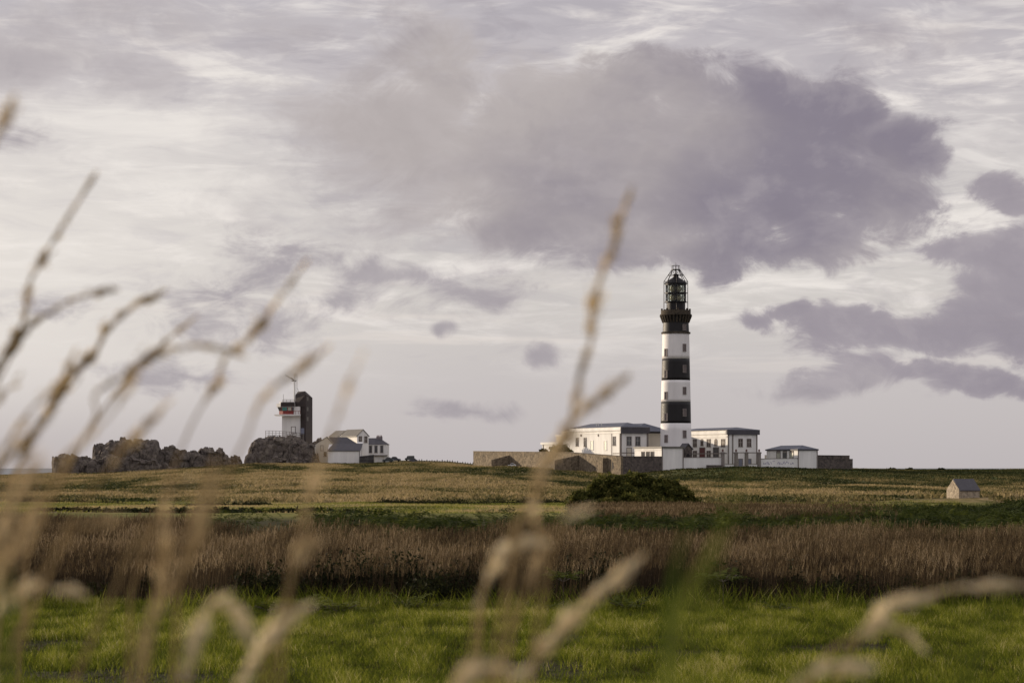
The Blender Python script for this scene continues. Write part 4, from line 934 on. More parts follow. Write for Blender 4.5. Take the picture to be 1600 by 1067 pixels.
# green bush (willow thicket) before the rise
def shrub(label, lobes, d, base_row, leaf, n_per, mat, name='bush', cat='bush'):
    cx = sum(l[0] for l in lobes)/len(lobes); x0 = hx(cx, d); gz_ = Hs(x0, d)
    root = empty(name, (x0, d, gz_), 0, label, cat); parts = []
    tk = MB()
    for (px, row, rx, rz, dy) in lobes:
        c = P(px, row, d+dy); r_ = 1.12*rx*d/F; h_ = .92*rz*d/F; n = int(n_per*rx*rz/400)
        a = rng.normal(0, 1, (n, 3)); a /= np.linalg.norm(a, axis=1)[:, None]; u = rng.random(n)**.5
        nz = fbm(a[:, 0]*2.3+px, a[:, 2]*2.3+a[:, 1]*1.7, 3, int(px)); u = u*(.25+1.45*nz)
        p = np.array([c.x-x0, c.y-d, c.z-gz_])+a*u[:, None]*np.array([r_, r_*.8, h_])
        d1 = rng.normal(0, 1, (n, 3))+np.array([0, 0, .6]); d1 /= np.linalg.norm(d1, axis=1)[:, None]; d2 = rng.normal(0, 1, (n, 3)); d2 -= d1*(d1*d2).sum(1)[:, None]; d2 /= np.linalg.norm(d2, axis=1)[:, None]
        s = (leaf*rng.uniform(.5, 1.5, n))[:, None]
        V = np.stack([p-d1*s, p-d2*s*.4, p+d1*s, p+d2*s*.4], 1).reshape(-1, 3)
        parts.append((V, (np.arange(n)*4)[:, None]+np.arange(4)[None, :], np.repeat(np.clip(rng.normal(.5, .16, n)+.5*(nz-.5), 0, 1), 4)))
        tk.path([(c.x-x0+.1, c.y-d, -.2), (c.x-x0, c.y-d, (c.z-gz_)*.6), (c.x-x0-.05, c.y-d, c.z-gz_+h_*.3)], [.07, .045, .015], 6)
        for k in range(3):
            t_ = random.uniform(0, 6.28); tk.tube((c.x-x0, c.y-d, (c.z-gz_)*.5), (c.x-x0+r_*.6*math.cos(t_), c.y-d+r_*.4*math.sin(t_), c.z-gz_+h_*.3), .03, .01, n=5)
    V, Q, T = join(parts); o = mesh_np('foliage', V, Q, mat, T); o.parent = root
    tk.build('stems', M['timber'], root); return root
M['willow'] = veg('willow_leaves', [(0, (.02, .024, .008)), (.4, (.055, .062, .016)), (.75, (.13, .125, .032)), (1, (.22, .19, .06))], .4, nscale=1.1, namt=.8)
shrub('spreading dark green thicket in the hollow below the stone wall corner',
      [(905, 783, 18, 11, 0), (925, 778, 20, 14, .5), (945, 772, 24, 20, .8), (968, 762, 26, 24, 1.2), (985, 757, 26, 20, 1.0), (1000, 763, 24, 22, .5), (990, 778, 32, 20, -.5), (1025, 775, 26, 20, 0), (1045, 768, 22, 17, .4), (1058, 775, 18, 17, 0), (1078, 784, 18, 9, .3), (1010, 786, 30, 12, -1), (950, 788, 26, 10, -1), (912, 776, 10, 9, 0), (958, 750, 9, 8, .5), (1003, 747, 9, 8, .6), (1036, 755, 9, 9, .3), (1054, 758, 7, 8, .3), (934, 757, 8, 9, .5), (1072, 772, 9, 7, 0), (900, 773, 7, 7, 0)], 140, 795, .13, 3600, M['willow'], 'thicket')
shrub('round olive bush in front of the low cream annex above the wall', [(872, 703, 12, 8, 0), (880, 701, 9, 8, 0), (886, 706, 9, 6, 0), (866, 708, 9, 6, 0)], 655, 716, .38, 2600, M['willow'])
shrub('tiny dark bush left of the round one on top of the wall line', [(848, 704, 6, 3.5, 0), (851, 704, 5, 3.5, 0)], 662, 712, .32, 4200, M['bramble'])

for lb, px, r_ in (('tiny dark shrub breaking the skyline just right of the dark enclosure wall', 1392, 5), ('second tiny shrub on the skyline, farther right of the enclosure', 1421, 3.5), ('low dark shrub on the far right skyline above the hut', 1470, 4)):
    dd_ = 690; rw_ = HOR-(Hs(hx(px, dd_), dd_)-EYE)/dd_*F
    shrub(lb, [(px-r_*.6, rw_-1, r_, 1.8, 0), (px+r_*.5, rw_-1.6, r_, 2.4, 0)], dd_, rw_, .3, 6000, M['bramble'], 'shrub', 'shrub')
# heath tussocks over the slope
M['heath'] = veg('heath_tussocks', [(0, (.018, .026, .009)), (.25, (.05, .055, .018)), (.45, (.12, .105, .042)), (.7, (.23, .182, .08)), (1, (.37, .28, .145))], .3, nscale=.12, namt=.7)
x, y = scatter(85000, 250, 752, -250, 1850)
k_ = ~((np.abs(x-TX) < 12) & (y > 612)); x, y = x[k_], y[k_]
# keep clear of the enclosure
du, dv = CA*(x-CX)+SA*(y-CY), -SA*(x-CX)+CA*(y-CY); k_ = ~((du > -1) & (dv > -1.5) & (du < UE+2)) & ~((np.abs(x-hx(1508, 245)) < 5) & (y < 262)) & ~((y > 727) & (x > hx(560, y)) & (x < hx(740, y))); x, y = x[k_], y[k_]
pt = .5+2.2*(fbm(x/22+y/90, y/62, 4, 101)-.5)+1.5*(fbm(x/6, y/24, 3, 105)-.5)
gx = np.clip((x-15)/20, 0, 1)*np.clip((200-x)/60, 0, 1)*np.clip((y-500+60*(fbm(x/20, y/20, 3, 7)-.5))/60, 0, 1)  # same patch for the tussocks: building shade put into their green tint
pt = np.clip((pt+.08)*(1-.75*gx), 0, 1); n = len(x); parts = []
for k in range(5):
    ox, oy = rng.normal(0, .45, n), rng.normal(0, .45, n)
    V, Q = strips(np.stack([x+ox, y+oy, H(x+ox, y+oy)-.05], 1), rng.uniform(.2, .55, n)*(.7+.5*pt), rng.uniform(.25, .6, n), rng.uniform(0, 6.28, n), rng.uniform(.1, .8, n), rng.uniform(0, 3.14, n), 2)
    parts.append((V, Q, np.repeat(np.clip(.12+.76*pt+rng.normal(0, .12, n), 0, 1), 6)))
V, Q, T = join(parts); tag(mesh_np('heath_grass', V, Q, M['heath'], T), 'golden and olive heath tussocks covering the rising ground', 'heath', kind='stuff')
# pasture strip
M['pasture'] = veg('pasture_blades', [(0, (.06, .065, .016)), (.5, (.17, .18, .035)), (.8, (.30, .26, .09)), (1, (.36, .27, .14))], .4, nscale=.1, namt=.8)
x, y = scatter(90000, 112, 250, -150, 1500); n = len(x)
k_ = ~((np.abs(x-hx(985, 140)) < 4) & (np.abs(y-140) < 4)); x, y = x[k_], y[k_]; n = len(x)
V, Q = strips(np.stack([x, y, H(x, y)-.02], 1), rng.uniform(.06, .16, n), rng.uniform(.05, .12, n), rng.uniform(0, 6.28, n), rng.uniform(.1, .9, n), rng.uniform(0, 3.14, n), 1)
pt2 = .42+2.0*(fbm(x/9, y/22, 3, 111)-.5)+np.where(800+F*x/y < 330+120*np.sin(y/9), .4, 0)
tag(mesh_np('pasture_grass', V, Q, M['pasture'], np.repeat(np.clip(pt2+rng.normal(0, .12, n), 0, 1), 4)), 'bright cropped pasture strip between the dry grass and the rising heath', 'grass', kind='stuff')
# dark hedge lines crossing the left of the valley
parts = []
for (pa, pb, d, h_, ra) in ((20, 300, 232, .45, 1), (300, 420, 196, .5, 1), (600, 880, 226, .7, 1), (60, 560, 112, .28, 1)):
    for px in np.arange(pa, pb, 5.5 if d > 150 else 7):
        d_ = d+6*math.sin(px/60)+rng.uniform(-2, 2); parts.append(leaf_mass(hx(px, d_), d_, rng.uniform(.5, 1.1)*d/160, h_*rng.uniform(.3, 1.2), 170, .09))
V, Q, T = join(parts); tag(mesh_np('low_scrub', V, Q, M['bramble'], T), 'thin dark lines of low scrub crossing the valley', 'scrub', kind='stuff')

# ------------------------------------------------------------------ foreground stalks (very near the camera)
M['straw'] = veg('dry_straw', [(0, (.42, .30, .14)), (1, (.42, .30, .14))], .3)
def seedmat(name, c, d):
    return veg(name, [(0, d), (.38, d), (.58, c), (1, c)], .5, nscale=60, namt=1.0, off=.5)
M['spikelet'] = seedmat('seed_head_straw', (.74, .60, .37), (.42, .31, .16))
M['spikelet_pale'] = seedmat('pale_seed_head', (.90, .80, .58), (.76, .64, .42))
M['spikelet_dark'] = seedmat('brown_seed_head', (.62, .48, .26), (.26, .18, .09))
M['blade'] = veg('near_green_blade', [(0, (.03, .05, .008)), (1, (.16, .18, .035))], .4)
def smooth_path(pts, n):
    t = np.arange(len(pts)); tt = np.linspace(0, len(pts)-1, n); a = np.array(pts, float); out = []
    for u in tt:
        i = min(int(u), len(pts)-2); f = u-i; p0, p1, p2, p3 = a[max(i-1, 0)], a[i], a[i+1], a[min(i+2, len(a)-1)]
        out.append(.5*((2*p1)+(-p0+p2)*f+(2*p0-5*p1+4*p2-p3)*f*f+(-p0+3*p1-3*p2+p3)*f**3))
    return out
GS = 'blurred grass stalks close to the camera'
def stalk(label, pts, d, head, w_mm=3.2, mt='spikelet', gaps=(), stem_mm=.9, root_px=None, d2=None):
    """pts: tip first, pixel polyline; head: fraction of the path (from the tip) carrying spikelets"""
    d *= 1.15; w_mm *= .86; sp = smooth_path(pts, 60); d2 = d if d2 is None else d2
    P3 = [P(p[0], p[1], d+(d2-d)*i/59) for i, p in enumerate(sp)]
    low = P3[-1]; dirn = (P3[-1]-P3[-6]).normalized()
    rx = low.x-(.10 if root_px is None else -root_px)
    gzz = Hs(rx, low.y)
    ext = [low+dirn*.04]
    b0 = Vector((rx, low.y+.03, gzz-.01))
    for k in range(1, 9):
        t = k/8; q_ = ext[0].lerp(b0, t); q_.x += (low.x+dirn.x*.25-rx)*.35*math.sin(math.pi*t)*(1 if dirn.x*(rx-low.x) >= 0 else 0); ext.append(q_)
    root = empty('grass_stalk', b0, 0, label, 'grass stalk', GS)
    allp = [p-b0 for p in (P3+ext)]; nn_ = len(allp)
    rad = [stem_mm*.001*(.45+.55*min(1, i/60)) for i in range(nn_)]
    MB().path(allp, rad, 6).build('stem', M['straw'], root)
    hd = MB(); nh = int(60*head); rs = random.Random(hash(label) % 1000 if False else len(label)*7+int(pts[0][0]))
    ph0 = rs.uniform(0, 6); arc = 0.0
    for i in range(0, nh):
        t = i/max(1, nh)
        if any(a <= t <= b_ for a, b_ in gaps): continue
        p = P3[i]-b0; dr = (P3[max(i-1, 0)]-P3[min(i+1, 59)]).normalized(); env = .80*w_mm*.001*(.35+.65*math.sin(math.pi*min(1, (t*.93+.07)))**.6)
        dn = max(0, min(1, .45+1.6*noise.noise(Vector((arc/26+ph0*9, ph0, 0))))); arc += math.hypot(sp[i+1][0]-sp[i][0], sp[i+1][1]-sp[i][1])*d if i < 59 else 0; env *= (.45+.8*dn)*min(1, .15+t/.14)
        step = math.hypot(sp[min(i+1, 59)][0]-sp[i][0], sp[min(i+1, 59)][1]-sp[i][1])*d/6.0
        for k in range(int((.8+12*dn**1.2)*step+rs.random())):
            th = rs.uniform(0, 6.28); a = dr.orthogonal().normalized(); b2 = dr.cross(a); out = a*math.cos(th)+b2*math.sin(th)
            st_ = p+dr*rs.uniform(-.004, .004)+(out*env*rs.uniform(.5, 1.6) if rs.random() < .25 else Vector((0, 0, 0))); ln = rs.uniform(.005, .009)*(w_mm/3.2)**.5; tip = st_+out*env*rs.uniform(.5, 1.1)+dr*ln
            midp = st_.lerp(tip, .45)+out*env*.25; sw = out.cross(dr).normalized()*rs.uniform(.0008, .0016)*(w_mm/3)
            hd.add([st_, midp-sw, tip, midp+sw, midp+out*.0007], [(0, 1, 4), (1, 2, 4), (2, 3, 4), (3, 0, 4)])
    hd.build('seed_head', M[mt], root)
    return root
SK = [
 ('tall upright seed head leaning right at the far left of the sky', [(142, 284), (118, 322), (88, 368), (60, 418), (44, 450), (36, 500), (12, 550), (-20, 600)], 1.25, 1.0, 3.4, 'spikelet_dark', ((.52, .60),)),
 ('short seed head branching right below the tall upright one', [(166, 455), (140, 460), (110, 470), (76, 490), (48, 510), (20, 550), (-25, 640)], 1.25, .85, 2.8, 'spikelet_dark', ()),
 ('dark curved seed head running from upper right to the left edge ruins of blur', [(242, 462), (205, 482), (168, 515), (150, 548), (118, 582), (98, 612), (78, 640), (50, 690), (10, 760)], 1.3, .85, 3.4, 'spikelet_dark', ((.55, .60),)),
 ('long pale seed head pointing up right over the crag', [(476, 412), (440, 462), (412, 500), (382, 535), (352, 560), (338, 600), (312, 640), (292, 680), (268, 740), (240, 820)], 1.15, .64, 3.2, 'spikelet', ((.58, .63),)),
 ('arching dark seed head that bends over above the left rocks', [(366, 552), (340, 544), (302, 540), (262, 548), (226, 562), (190, 588), (160, 606), (146, 622), (150, 650), (120, 700), (60, 800)], 1.1, .68, 3.6, 'spikelet_dark', ()),
 ('thin pale seed head just left of the signal tower', [(500, 552), (470, 575), (440, 595), (418, 615), (400, 640), (386, 680), (370, 712), (330, 800)], 1.0, .62, 2.4, 'spikelet', ((.30, .36), (.62, .70))),
 ('broad faint stalk crossing the hamlet roofs', [(558, 570), (538, 615), (522, 660), (505, 710), (484, 770), (470, 840), (448, 930), (430, 1000)], .85, .75, 2.6, 'spikelet', ((.40, .52),)),
 ('tall seed head rising into the big cloud left of the lighthouse', [(982, 308), (966, 352), (956, 390), (940, 430), (928, 480), (922, 535), (908, 580), (900, 620), (885, 680), (850, 740), (812, 810)], 1.05, .78, 2.9, 'spikelet', ((.42, .46), (.62, .68))),
 ('short pale spray leaning right above the long building', [(968, 598), (935, 625), (900, 652), (870, 695), (845, 745), (835, 800), (845, 860), (820, 935)], .95, .95, 2.7, 'spikelet', ((.48, .56), (.76, .84))),
 ('bright straight seed head slanting up right in the lower middle', [(986, 884), (950, 915), (915, 945), (890, 970), (862, 1000), (835, 1030), (805, 1062), (780, 1090)], .85, .9, 3.0, 'spikelet_pale', ((.33, .38),)),
 ('pale drooping seed head with a forked bend at the lower right', [(1585, 914), (1530, 915), (1480, 922), (1432, 936), (1395, 942), (1372, 962), (1366, 978), (1330, 1000), (1300, 1015), (1270, 1060)], .9, .85, 2.4, 'spikelet_pale', ((.24, .30),)),
 ('small pale side spike hanging below the forked bend', [(1428, 1000), (1410, 985), (1385, 975), (1366, 968), (1340, 1000), (1310, 1060)], .9, .55, 2.2, 'spikelet_pale', ()),
 ('pale curved seed head cut by the bottom edge at the right', [(1335, 1043), (1305, 1042), (1275, 1050), (1245, 1068), (1225, 1095)], .8, .9, 2.6, 'spikelet_pale', ()),
 ('pale seed head lying flat over the dry grass at the left edge', [(118, 926), (85, 920), (50, 918), (20, 930), (-5, 955), (-30, 1010)], .85, .8, 2.8, 'spikelet_pale', ()),
 ('hooked pale seed head bending over at the lower left', [(385, 990), (370, 960), (348, 944), (326, 952), (312, 980), (302, 1010), (295, 1045), (285, 1085)], .8, .95, 2.8, 'spikelet_pale', ()),
 ('pale seed head slanting up right beside the hooked one', [(464, 958), (440, 975), (418, 1000), (398, 1030), (378, 1062), (360, 1095)], .85, .9, 3.0, 'spikelet_pale', ()),
 ('wide faint brown stalk left of centre over the dry grass', [(334, 735), (318, 790), (296, 850), (268, 900), (245, 950), (228, 1000), (214, 1060)], .72, .95, 2.0, 'spikelet', ()),
 ('faint stalk with a loose head over the slope at left', [(292, 752), (272, 772), (240, 815), (205, 865), (170, 940)], .95, .25, 2.4, 'spikelet', ()),
 ('short pale horizontal head over the brown grass at centre', [(836, 850), (812, 852), (790, 862), (772, 888), (758, 915), (746, 950), (740, 1000), (725, 1080)], .9, .72, 2.6, 'spikelet_pale', ((.34, .42),)),
 ('pale tuft head just right of the bottom centre', [(795, 1050), (765, 1048), (740, 1052), (718, 1066), (705, 1100)], .7, .85, 3.2, 'spikelet_pale', ()),
 ('blunt pale seed blob in front of the dark ferns, right one of two', [(908, 800), (890, 806), (876, 818), (862, 860), (846, 940), (830, 1060)], .8, .25, 4.2, 'spikelet_pale', ()),
 ('blunt pale seed blob in front of the dark ferns, left one of two', [(828, 798), (814, 803), (806, 815), (800, 860), (786, 950), (765, 1060)], .85, .2, 3.8, 'spikelet_pale', ()),
 ('faint tan stalk over the corner of the stone wall', [(885, 690), (868, 700), (850, 735), (832, 775), (820, 800), (812, 860), (800, 950), (790, 1070)], .8, .42, 2.6, 'spikelet', ((.45, .6),)),
 ('pale loose head over the brown grass at the far left', [(160, 812), (130, 822), (105, 840), (80, 880), (50, 950), (20, 1040)], .72, .35, 2.6, 'spikelet', ()),
 ('bushy seed head low against the left edge of the sky', [(70, 655), (40, 690), (14, 715), (-10, 740), (-40, 800)], 1.0, .9, 3.6, 'spikelet_dark', ()),
 ('short dark spikelet blob at the left edge beside the curved heads', [(22, 600), (6, 614), (-12, 640), (-40, 700)], 1.1, .6, 4.2, 'spikelet_dark', ()),
 ('faint pale stalk between the curved head and the rocks', [(205, 596), (176, 640), (140, 680), (108, 710), (70, 760), (20, 850)], .85, .75, 2.6, 'spikelet', ((.3, .4),)),
 ('broad pale stalk in the left corner below the sea', [(48, 740), (22, 790), (0, 840), (-20, 900)], .65, .9, 3.2, 'spikelet', ()),
 ('pale seed blob over the dry grass below the hamlet', [(490, 850), (470, 862), (460, 890), (450, 940), (440, 1040)], .85, .35, 3.4, 'spikelet', ()),
 ('thin pale stalk leaning over the sea at the far left', [(112, 560), (92, 604), (66, 660), (44, 700), (18, 760), (-10, 850)], 1.2, .7, 2.4, 'spikelet', ((.4, .5),)),
 ('pale feathery head left of the high rock hump', [(252, 640), (226, 668), (196, 700), (160, 745), (120, 800), (70, 900)], 1.0, .5, 2.6, 'spikelet', ()),
 ('slim golden head crossing behind the arching one', [(300, 500), (262, 530), (222, 570), (176, 620), (130, 690), (80, 790)], 1.4, .6, 2.4, 'spikelet', ((.5, .6),)),
 ('pale seed head rising from the left edge over the dry grass', [(60, 790), (42, 830), (20, 870), (-4, 910), (-30, 980)], .75, .85, 2.6, 'spikelet', ()),
 ('tan head above the meadow left of the hooked pale one', [(262, 770), (256, 830), (250, 900), (236, 980), (224, 1070)], .8, .5, 2.0, 'spikelet', ((.2, .35),)),
 ('golden head lost in the cluster at the left edge below the dark blob', [(96, 600), (60, 628), (28, 668), (2, 712), (-30, 790)], 1.05, .8, 2.6, 'spikelet', ((.45, .52),)),
 ('tip of a seed head poking in at the upper left edge', [(14, 172), (4, 196), (-10, 225), (-30, 290), (-60, 400)], .9, .5, 2.4, 'spikelet', ()),
]
for s_ in SK:
    lb, pts, d, hd_, w_, mt, gp_ = s_
    stalk(lb.replace(' ruins of blur', ''), pts, d, hd_, w_, mt, gp_)
def blade(label, pts, d, wmm, tint):
    sp = smooth_path(pts, 40); P3 = [P(p[0], p[1], d) for p in sp]; low = P3[-1]; gz_ = Hs(low.x, d)
    P3 += [low.lerp(Vector((low.x-.01, d+.01, gz_)), k/8) for k in range(1, 9)]; n = len(P3); b0 = P3[-1].copy()
    mb = MB(); vs = []
    for i, p in enumerate(P3):
        w = wmm*.0005*min(1, (i+1)/16)**.8*(1 if i < n-10 else .7); vs += [p-b0+Vector((-w, 0, 0)), p-b0+Vector((0, w*.5, 0)), p-b0+Vector((w, 0, 0))]
    fs = []
    for i in range(n-1): fs += [(3*i, 3*i+1, 3*i+4, 3*i+3), (3*i+1, 3*i+2, 3*i+5, 3*i+4)]
    o = mb.add(vs, fs).build('wild_grass', M['blade'], None, smooth=True, loc=b0)
    a = o.data.attributes.new('tint', 'FLOAT', 'POINT'); a.data.foreach_set('value', [tint]*len(vs))
    tag(o, label, 'grass', 'green blades close to the camera')
blade('dark green broad blade rising below the lighthouse', [(1078, 800), (1066, 850), (1052, 910), (1044, 970), (1042, 1070), (1040, 1100)], .75, 3.2, .1)
blade('yellow green blade crossing the dark one below the lighthouse', [(1128, 815), (1105, 870), (1082, 910), (1062, 960), (1048, 1030), (1040, 1100)], .7, 2.6, .95)
blade('faint green blade tip over the ground in front of the gates', [(1160, 715), (1150, 770), (1128, 830), (1110, 900), (1095, 990), (1085, 1100)], .55, 1.4, .5)
blade('faint dark green blade at the right bottom corner', [(1580, 900), (1555, 960), (1530, 1010), (1510, 1060), (1500, 1100)], .6, 2.0, .3)
blade('dark green blade in the bottom left corner', [(6, 880), (8, 930), (10, 980), (14, 1040), (16, 1100)], .55, 3.5, .2)

# ------------------------------------------------------------------ sky
SE, SAZ = 8.5, 33.0
sun_dir = Vector((-math.cos(R(SAZ))*math.cos(R(SE)), math.sin(R(SAZ))*math.cos(R(SE)), math.sin(R(SE))))
w = bpy.data.worlds.new('World'); sc.world = w; w.use_nodes = True; nt = w.node_tree; nt.nodes.clear(); L = nt.links.new
out = N(nt, 'ShaderNodeOutputWorld'); bg = N(nt, 'ShaderNodeBackground'); L(bg.outputs[0], out.inputs[0])
sky = N(nt, 'ShaderNodeTexSky'); sky.sky_type = 'NISHITA'; sky.sun_disc = False; sky.sun_elevation = R(SE); sky.sun_rotation = math.atan2(sun_dir.x, sun_dir.y); sky.altitude = 20
skys = N(nt, 'ShaderNodeVectorMath', operation='SCALE'); skys.inputs['Scale'].default_value = .10; L(sky.outputs[0], skys.inputs[0])
tc = N(nt, 'ShaderNodeTexCoord'); sp = N(nt, 'ShaderNodeSeparateXYZ'); L(tc.outputs['Generated'], sp.inputs[0])
def mth(op, a, b_=None, c=None, clamp=False):
    n = N(nt, 'ShaderNodeMath', operation=op); n.use_clamp = clamp
    for i, v in enumerate((a, b_, c)):
        if v is None: continue
        if isinstance(v, (int, float)): n.inputs[i].default_value = v
        else: L(v, n.inputs[i])
    return n.outputs[0]
az = mth('ARCTAN2', sp.outputs[0], sp.outputs[1]); hyp = mth('SQRT', mth('ADD', mth('MULTIPLY', sp.outputs[0], sp.outputs[0]), mth('MULTIPLY', sp.outputs[1], sp.outputs[1])))
el = mth('ARCTAN2', sp.outputs[2], hyp)
cb = N(nt, 'ShaderNodeCombineXYZ'); L(mth('MULTIPLY', az, 10), cb.inputs[0]); L(mth('MULTIPLY', el, 10), cb.inputs[1])
vec = cb.outputs[0]     # cloud space: 1 unit = 0.1 rad
wp1 = N(nt, 'ShaderNodeTexNoise', ins={'Scale': 1.1, 'Detail': 4, 'Roughness': .55}); L(vec, wp1.inputs['Vector'])
wp2 = N(nt, 'ShaderNodeVectorMath', operation='MULTIPLY_ADD'); L(wp1.outputs['Color'], wp2.inputs[0]); wp2.inputs[1].default_value = (.7, .45, 0); wp2.inputs[2].default_value = (-.35, -.225, 0)
wp3 = N(nt, 'ShaderNodeVectorMath', operation='ADD'); L(wp2.outputs[0], wp3.inputs[0]); L(vec, wp3.inputs[1]); vecw = wp3.outputs[0]
def cs_(px, row): return ((math.atan2(px-800, F))*10, math.atan2(HOR-row, F)*10)
def wn(scale, det, ro, sx_=1, sy_=1, off=0, dist=0.0, lac=2.0):
    mp = N(nt, 'ShaderNodeMapping'); mp.inputs['Scale'].default_value = (sx_, sy_, 1); mp.inputs['Location'].default_value = (off, off*.7, off*.3); L(vec, mp.inputs[0])
    n = N(nt, 'ShaderNodeTexNoise', ins={'Scale': scale, 'Detail': det, 'Roughness': ro, 'Distortion': dist, 'Lacunarity': lac}); L(mp.outputs[0], n.inputs['Vector']); return n.outputs['Fac']
def wramp(stops, src): return ramp(nt, stops, src)
def wmix(f, a, b_, bt='MIX'):
    n = N(nt, 'ShaderNodeMix', data_type='RGBA', blend_type=bt)
    if isinstance(f, float): n.inputs[0].default_value = f
    else: L(f, n.inputs[0])
    for i, s in ((6, a), (7, b_)):
        if isinstance(s, tuple): n.inputs[i].default_value = s
        else: L(s, n.inputs[i])
    return n.outputs[2]
def sm(src, a, b_):
    n = N(nt, 'ShaderNodeMapRange', interpolation_type='SMOOTHSTEP', ins={1: a, 2: b_}); L(src, n.inputs[0]); return n.outputs[0]
# base veil: colour by elevation
eln = mth('DIVIDE', el, .2, clamp=True)
base = wramp([(0, lin(192, 186, 188)), (.18, lin(200, 194, 195)), (.34, lin(209, 203, 200)), (.6, lin(211, 205, 203)), (.85, lin(198, 191, 194)), (1, lin(192, 186, 191))], eln)
base = wmix(.06, base, skys.outputs[0])
# streaky high cloud
warp = wn(1.3, 3, .5, .6, 1, 5)
st1 = wn(1.0, 9, .60, .85, 3.4, 2, .9); st2 = wn(2.6, 7, .62, .75, 4.2, 9, 1.0)
stf = mth('ADD', mth('MULTIPLY', st1, .62), mth('MULTIPLY', st2, .38))
veilmask = sm(el, .028, .075)
col = wmix(mth('MULTIPLY', sm(stf, .50, .64), mth('MULTIPLY', veilmask, .8)), base, lin(238, 231, 226))
col = wmix(mth('MULTIPLY', sm(stf, .47, .34), mth('MULTIPLY', veilmask, .75)), col, lin(172, 166, 172))
st4 = wn(4.2, 5, .58, .55, 2.3, 71, .7); hi = sm(el, .05, .10)
col = wmix(mth('MULTIPLY', sm(st4, .50, .72), mth('MULTIPLY', hi, .5)), col, lin(240, 234, 229))
col = wmix(mth('MULTIPLY', sm(st4, .50, .30), mth('MULTIPLY', hi, .42)), col, lin(166, 161, 169))
# warm brightness of the veiled low sun on the left
lg_ = mth('MULTIPLY', sm(az, .0, -.24), sm(el, .005, .05)); lg_ = mth('MULTIPLY', lg_, sm(el, .20, .09))
col = wmix(mth('MULTIPLY', lg_, .55), col, lin(243, 236, 228))
# fine low streaks near the horizon
st3 = wn(1.2, 6, .55, .6, 9, 14, .1)
lowm = mth('MULTIPLY', sm(el, .03, .055), sm(el, .10, .065))
col = wmix(mth('MULTIPLY', sm(st3, .52, .66), mth('MULTIPLY', lowm, .55)), col, lin(226, 217, 210))
def blobs(lst):
    cur = None
    for (px, row, rx, ry, amp) in lst:
        cx_, cy_ = cs_(px, row); mp = N(nt, 'ShaderNodeVectorMath', operation='MULTIPLY_ADD'); sx_, sy_ = F/(rx*10), F/(ry*10)
        mp.inputs[1].default_value = (sx_, sy_, 0); mp.inputs[2].default_value = (-cx_*sx_, -cy_*sy_, 0); L(vecw, mp.inputs[0])
        ln = N(nt, 'ShaderNodeVectorMath', operation='LENGTH'); L(mp.outputs[0], ln.inputs[0])
        v = mth('MULTIPLY', mth('SUBTRACT', 1, ln.outputs['Value']), amp)
        cur = v if cur is None else mth('SMOOTH_MAX', cur, v, .18)
    return cur
# bright glow areas of thin cloud
glow = blobs([(230, 215, 330, 75, 1), (330, 310, 260, 45, .8), (400, 130, 180, 60, .6), (930, 90, 110, 35, .9), (1230, 400, 330, 60, .8), (1120, 450, 200, 50, .7), (1400, 340, 200, 60, .7), (120, 440, 200, 60, .6)])
gl = mth('MULTIPLY', sm(mth('ADD', glow, mth('MULTIPLY', mth('SUBTRACT', stf, .5), 3.2)), .1, 1.0), .75)
col = wmix(gl, col, lin(236, 230, 224))
nb = wn(1.5, 10, .56, 1, 1.35, 21, .25); nf = wn(4.2, 10, .64, .8, 1.3, 33, .7); nb2 = wn(.9, 5, .5, 1, 1.6, 45, .2)
nsum = mth('ADD', mth('MULTIPLY', mth('SUBTRACT', nb, .5), 3.2), mth('MULTIPLY', mth('SUBTRACT', nf, .5), 2.6))
rl0 = wn(1.5, 10, .56, 1, 1.35, 21.06, .25); rl1 = wn(1.5, 10, .56, 1, 1.35, 21.0, .25)
relief = mth('MULTIPLY_ADD', mth('SUBTRACT', rl1, rl0), 6.0, .5, clamp=True)
def layer(col, lst, e0, e1, c_light, c_dark, strength, namp=1.0, shade=None, crisp=False):
    f = mth('ADD', blobs(lst), mth('MULTIPLY', nsum, namp)); a = sm(f, e0, e1)
    if crisp:
        cf = sm(az, -.06, .10); ac = sm(f, -.10, .34)
        mxa = N(nt, 'ShaderNodeMix', data_type='FLOAT'); L(cf, mxa.inputs[0]); L(a, mxa.inputs[2]); L(ac, mxa.inputs[3]); a = mxa.outputs[0]
    a = mth('MULTIPLY', a, strength)
    sh_ = shade if shade is not None else nb2
    body = wmix(sh_, c_light, c_dark)
    body = wmix(mth('MULTIPLY', sm(relief, .5, .95), .12), body, lin(204, 196, 196))
    body = wmix(mth('MULTIPLY', sm(relief, .5, .05), .12), body, lin(124, 117, 128))
    # thin edges let the veiled light through
    body = wmix(mth('MULTIPLY', sm(f, e1+.3, e0), .3), body, lin(214, 206, 204))
    return wmix(a, col, body)
sh1 = sm(mth('ADD', mth('ADD', mth('MULTIPLY', az, 3.0), mth('MULTIPLY', mth('SUBTRACT', nb2, .5), 2.6)), mth('MULTIPLY', mth('SUBTRACT', nb, .5), .7)), -.45, .72)
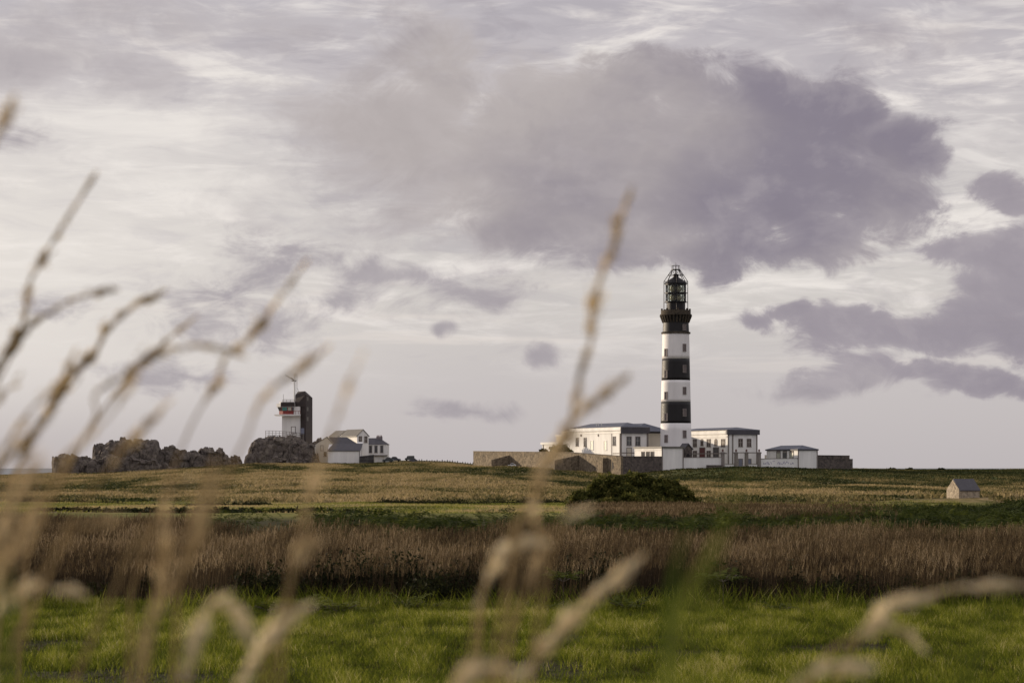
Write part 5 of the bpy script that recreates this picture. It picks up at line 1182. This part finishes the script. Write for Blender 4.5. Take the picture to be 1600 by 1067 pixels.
# soft left veil of the big cloud, then its defined body
col = layer(col, [(560, 230, 190, 150, 1), (700, 300, 260, 130, 1), (60, 100, 260, 70, 1), (250, 40, 400, 60, .9), (760, 370, 220, 70, .8), (1500, 40, 120, 40, .8)], -.4, 1.1, lin(186, 179, 179), lin(170, 163, 168), .85, .75)
col = layer(col, [(640, 195, 200, 110, 1), (700, 130, 130, 60, .9), (860, 215, 250, 130, 1.2), (960, 150, 130, 72, 1.1), (1060, 140, 100, 62, 1), (1060, 250, 240, 150, 1.3), (1180, 185, 120, 85, 1.1), (1300, 200, 130, 100, 1.3), (1360, 170, 85, 60, 1.1), (1420, 225, 95, 70, 1.2), (1470, 235, 52, 36, 1), (1330, 290, 150, 85, 1.2), (1200, 340, 170, 85, 1.2), (1120, 400, 130, 55, 1.1), (1000, 390, 150, 55, 1.0), (850, 340, 230, 90, 1), (1000, 310, 300, 120, 1.3), (1240, 260, 220, 110, 1.3)], -.30, .55, lin(180, 172, 171), lin(134, 127, 140), .97, .58, sh1, True)
col = layer(col, [(1390, 40, 110, 60, .9), (1430, 75, 55, 34, .7), (1300, 15, 120, 40, .7)], -.3, .9, lin(176, 169, 174), lin(150, 143, 152), .8, .6)
col = layer(col, [(1585, 305, 60, 30, .9), (1600, 335, 50, 30, .8), (1570, 400, 110, 55, 1), (1500, 385, 60, 20, .9), (1590, 450, 100, 60, 1), (1420, 525, 200, 42, 1.1), (1300, 515, 110, 30, .9), (1215, 505, 50, 22, .8), (1560, 505, 150, 60, 1.1), (1490, 590, 190, 26, .9), (1600, 595, 120, 24, .8)], -.34, .40, lin(166, 158, 165), lin(138, 131, 143), .94, .68, None, True)
col = layer(col, [(455, 505, 150, 50, 1), (400, 450, 130, 50, .7), (640, 448, 170, 34, 1), (480, 425, 80, 32, .8), (560, 480, 120, 30, .7), (840, 552, 32, 20, 1), (683, 514, 18, 12, 1), (720, 635, 90, 16, .8), (60, 245, 70, 30, .8), (300, 590, 160, 26, .6), (1290, 610, 120, 20, .6), (0, 480, 110, 20, .5)], -.16, .80, lin(178, 171, 174), lin(148, 141, 150), .88, .95)
# the part of the sky that cannot be in view is a broken bright overcast
back = sm(sp.outputs[1], .86, .3)
bnz = wn(.35, 6, .55, 1, 1.4, 60, .3)
bcol = wmix(sm(bnz, .35, .7), lin(186, 182, 192), lin(240, 236, 236))
col = wmix(back, col, bcol)
# below the horizon
col = wmix(sm(el, -.0005, -.01), col, lin(120, 115, 112))
L(col, bg.inputs[0]); bg.inputs[1].default_value = 1.0
w.cycles.sampling_method = 'MANUAL'; w.cycles.sample_map_resolution = 1024

sl_ = bpy.data.lights.new('sun', 'SUN'); sl_.energy = 5.0; sl_.angle = R(.5); sl_.color = (1.0, .83, .62)
so = bpy.data.objects.new('sun', sl_); C.objects.link(so); so.rotation_euler = sun_dir.to_track_quat('Z', 'Y').to_euler(); so.location = (-50, 40, 60)

# ------------------------------------------------------------------ camera
cam = bpy.data.cameras.new('camera'); co = bpy.data.objects.new('camera', cam); C.objects.link(co); sc.camera = co
co.location = (0, 0, EYE); co.rotation_euler = (math.pi/2, 0, 0); cam.sensor_width = 36; cam.lens = F/1600*36
cam.shift_y = (HOR-533.5)/1600; cam.clip_start = .05; cam.clip_end = 200000
cam.dof.use_dof = True; cam.dof.focus_distance = 600; cam.dof.aperture_fstop = 11.0
sc.view_settings.view_transform = 'Standard'; sc.view_settings.look = 'None'; sc.view_settings.exposure = 0; sc.view_settings.gamma = 1
sc.render.engine = 'CYCLES'; sc.cycles.max_bounces = 6; sc.cycles.diffuse_bounces = 3; sc.cycles.transparent_max_bounces = 8; sc.cycles.use_denoising = True
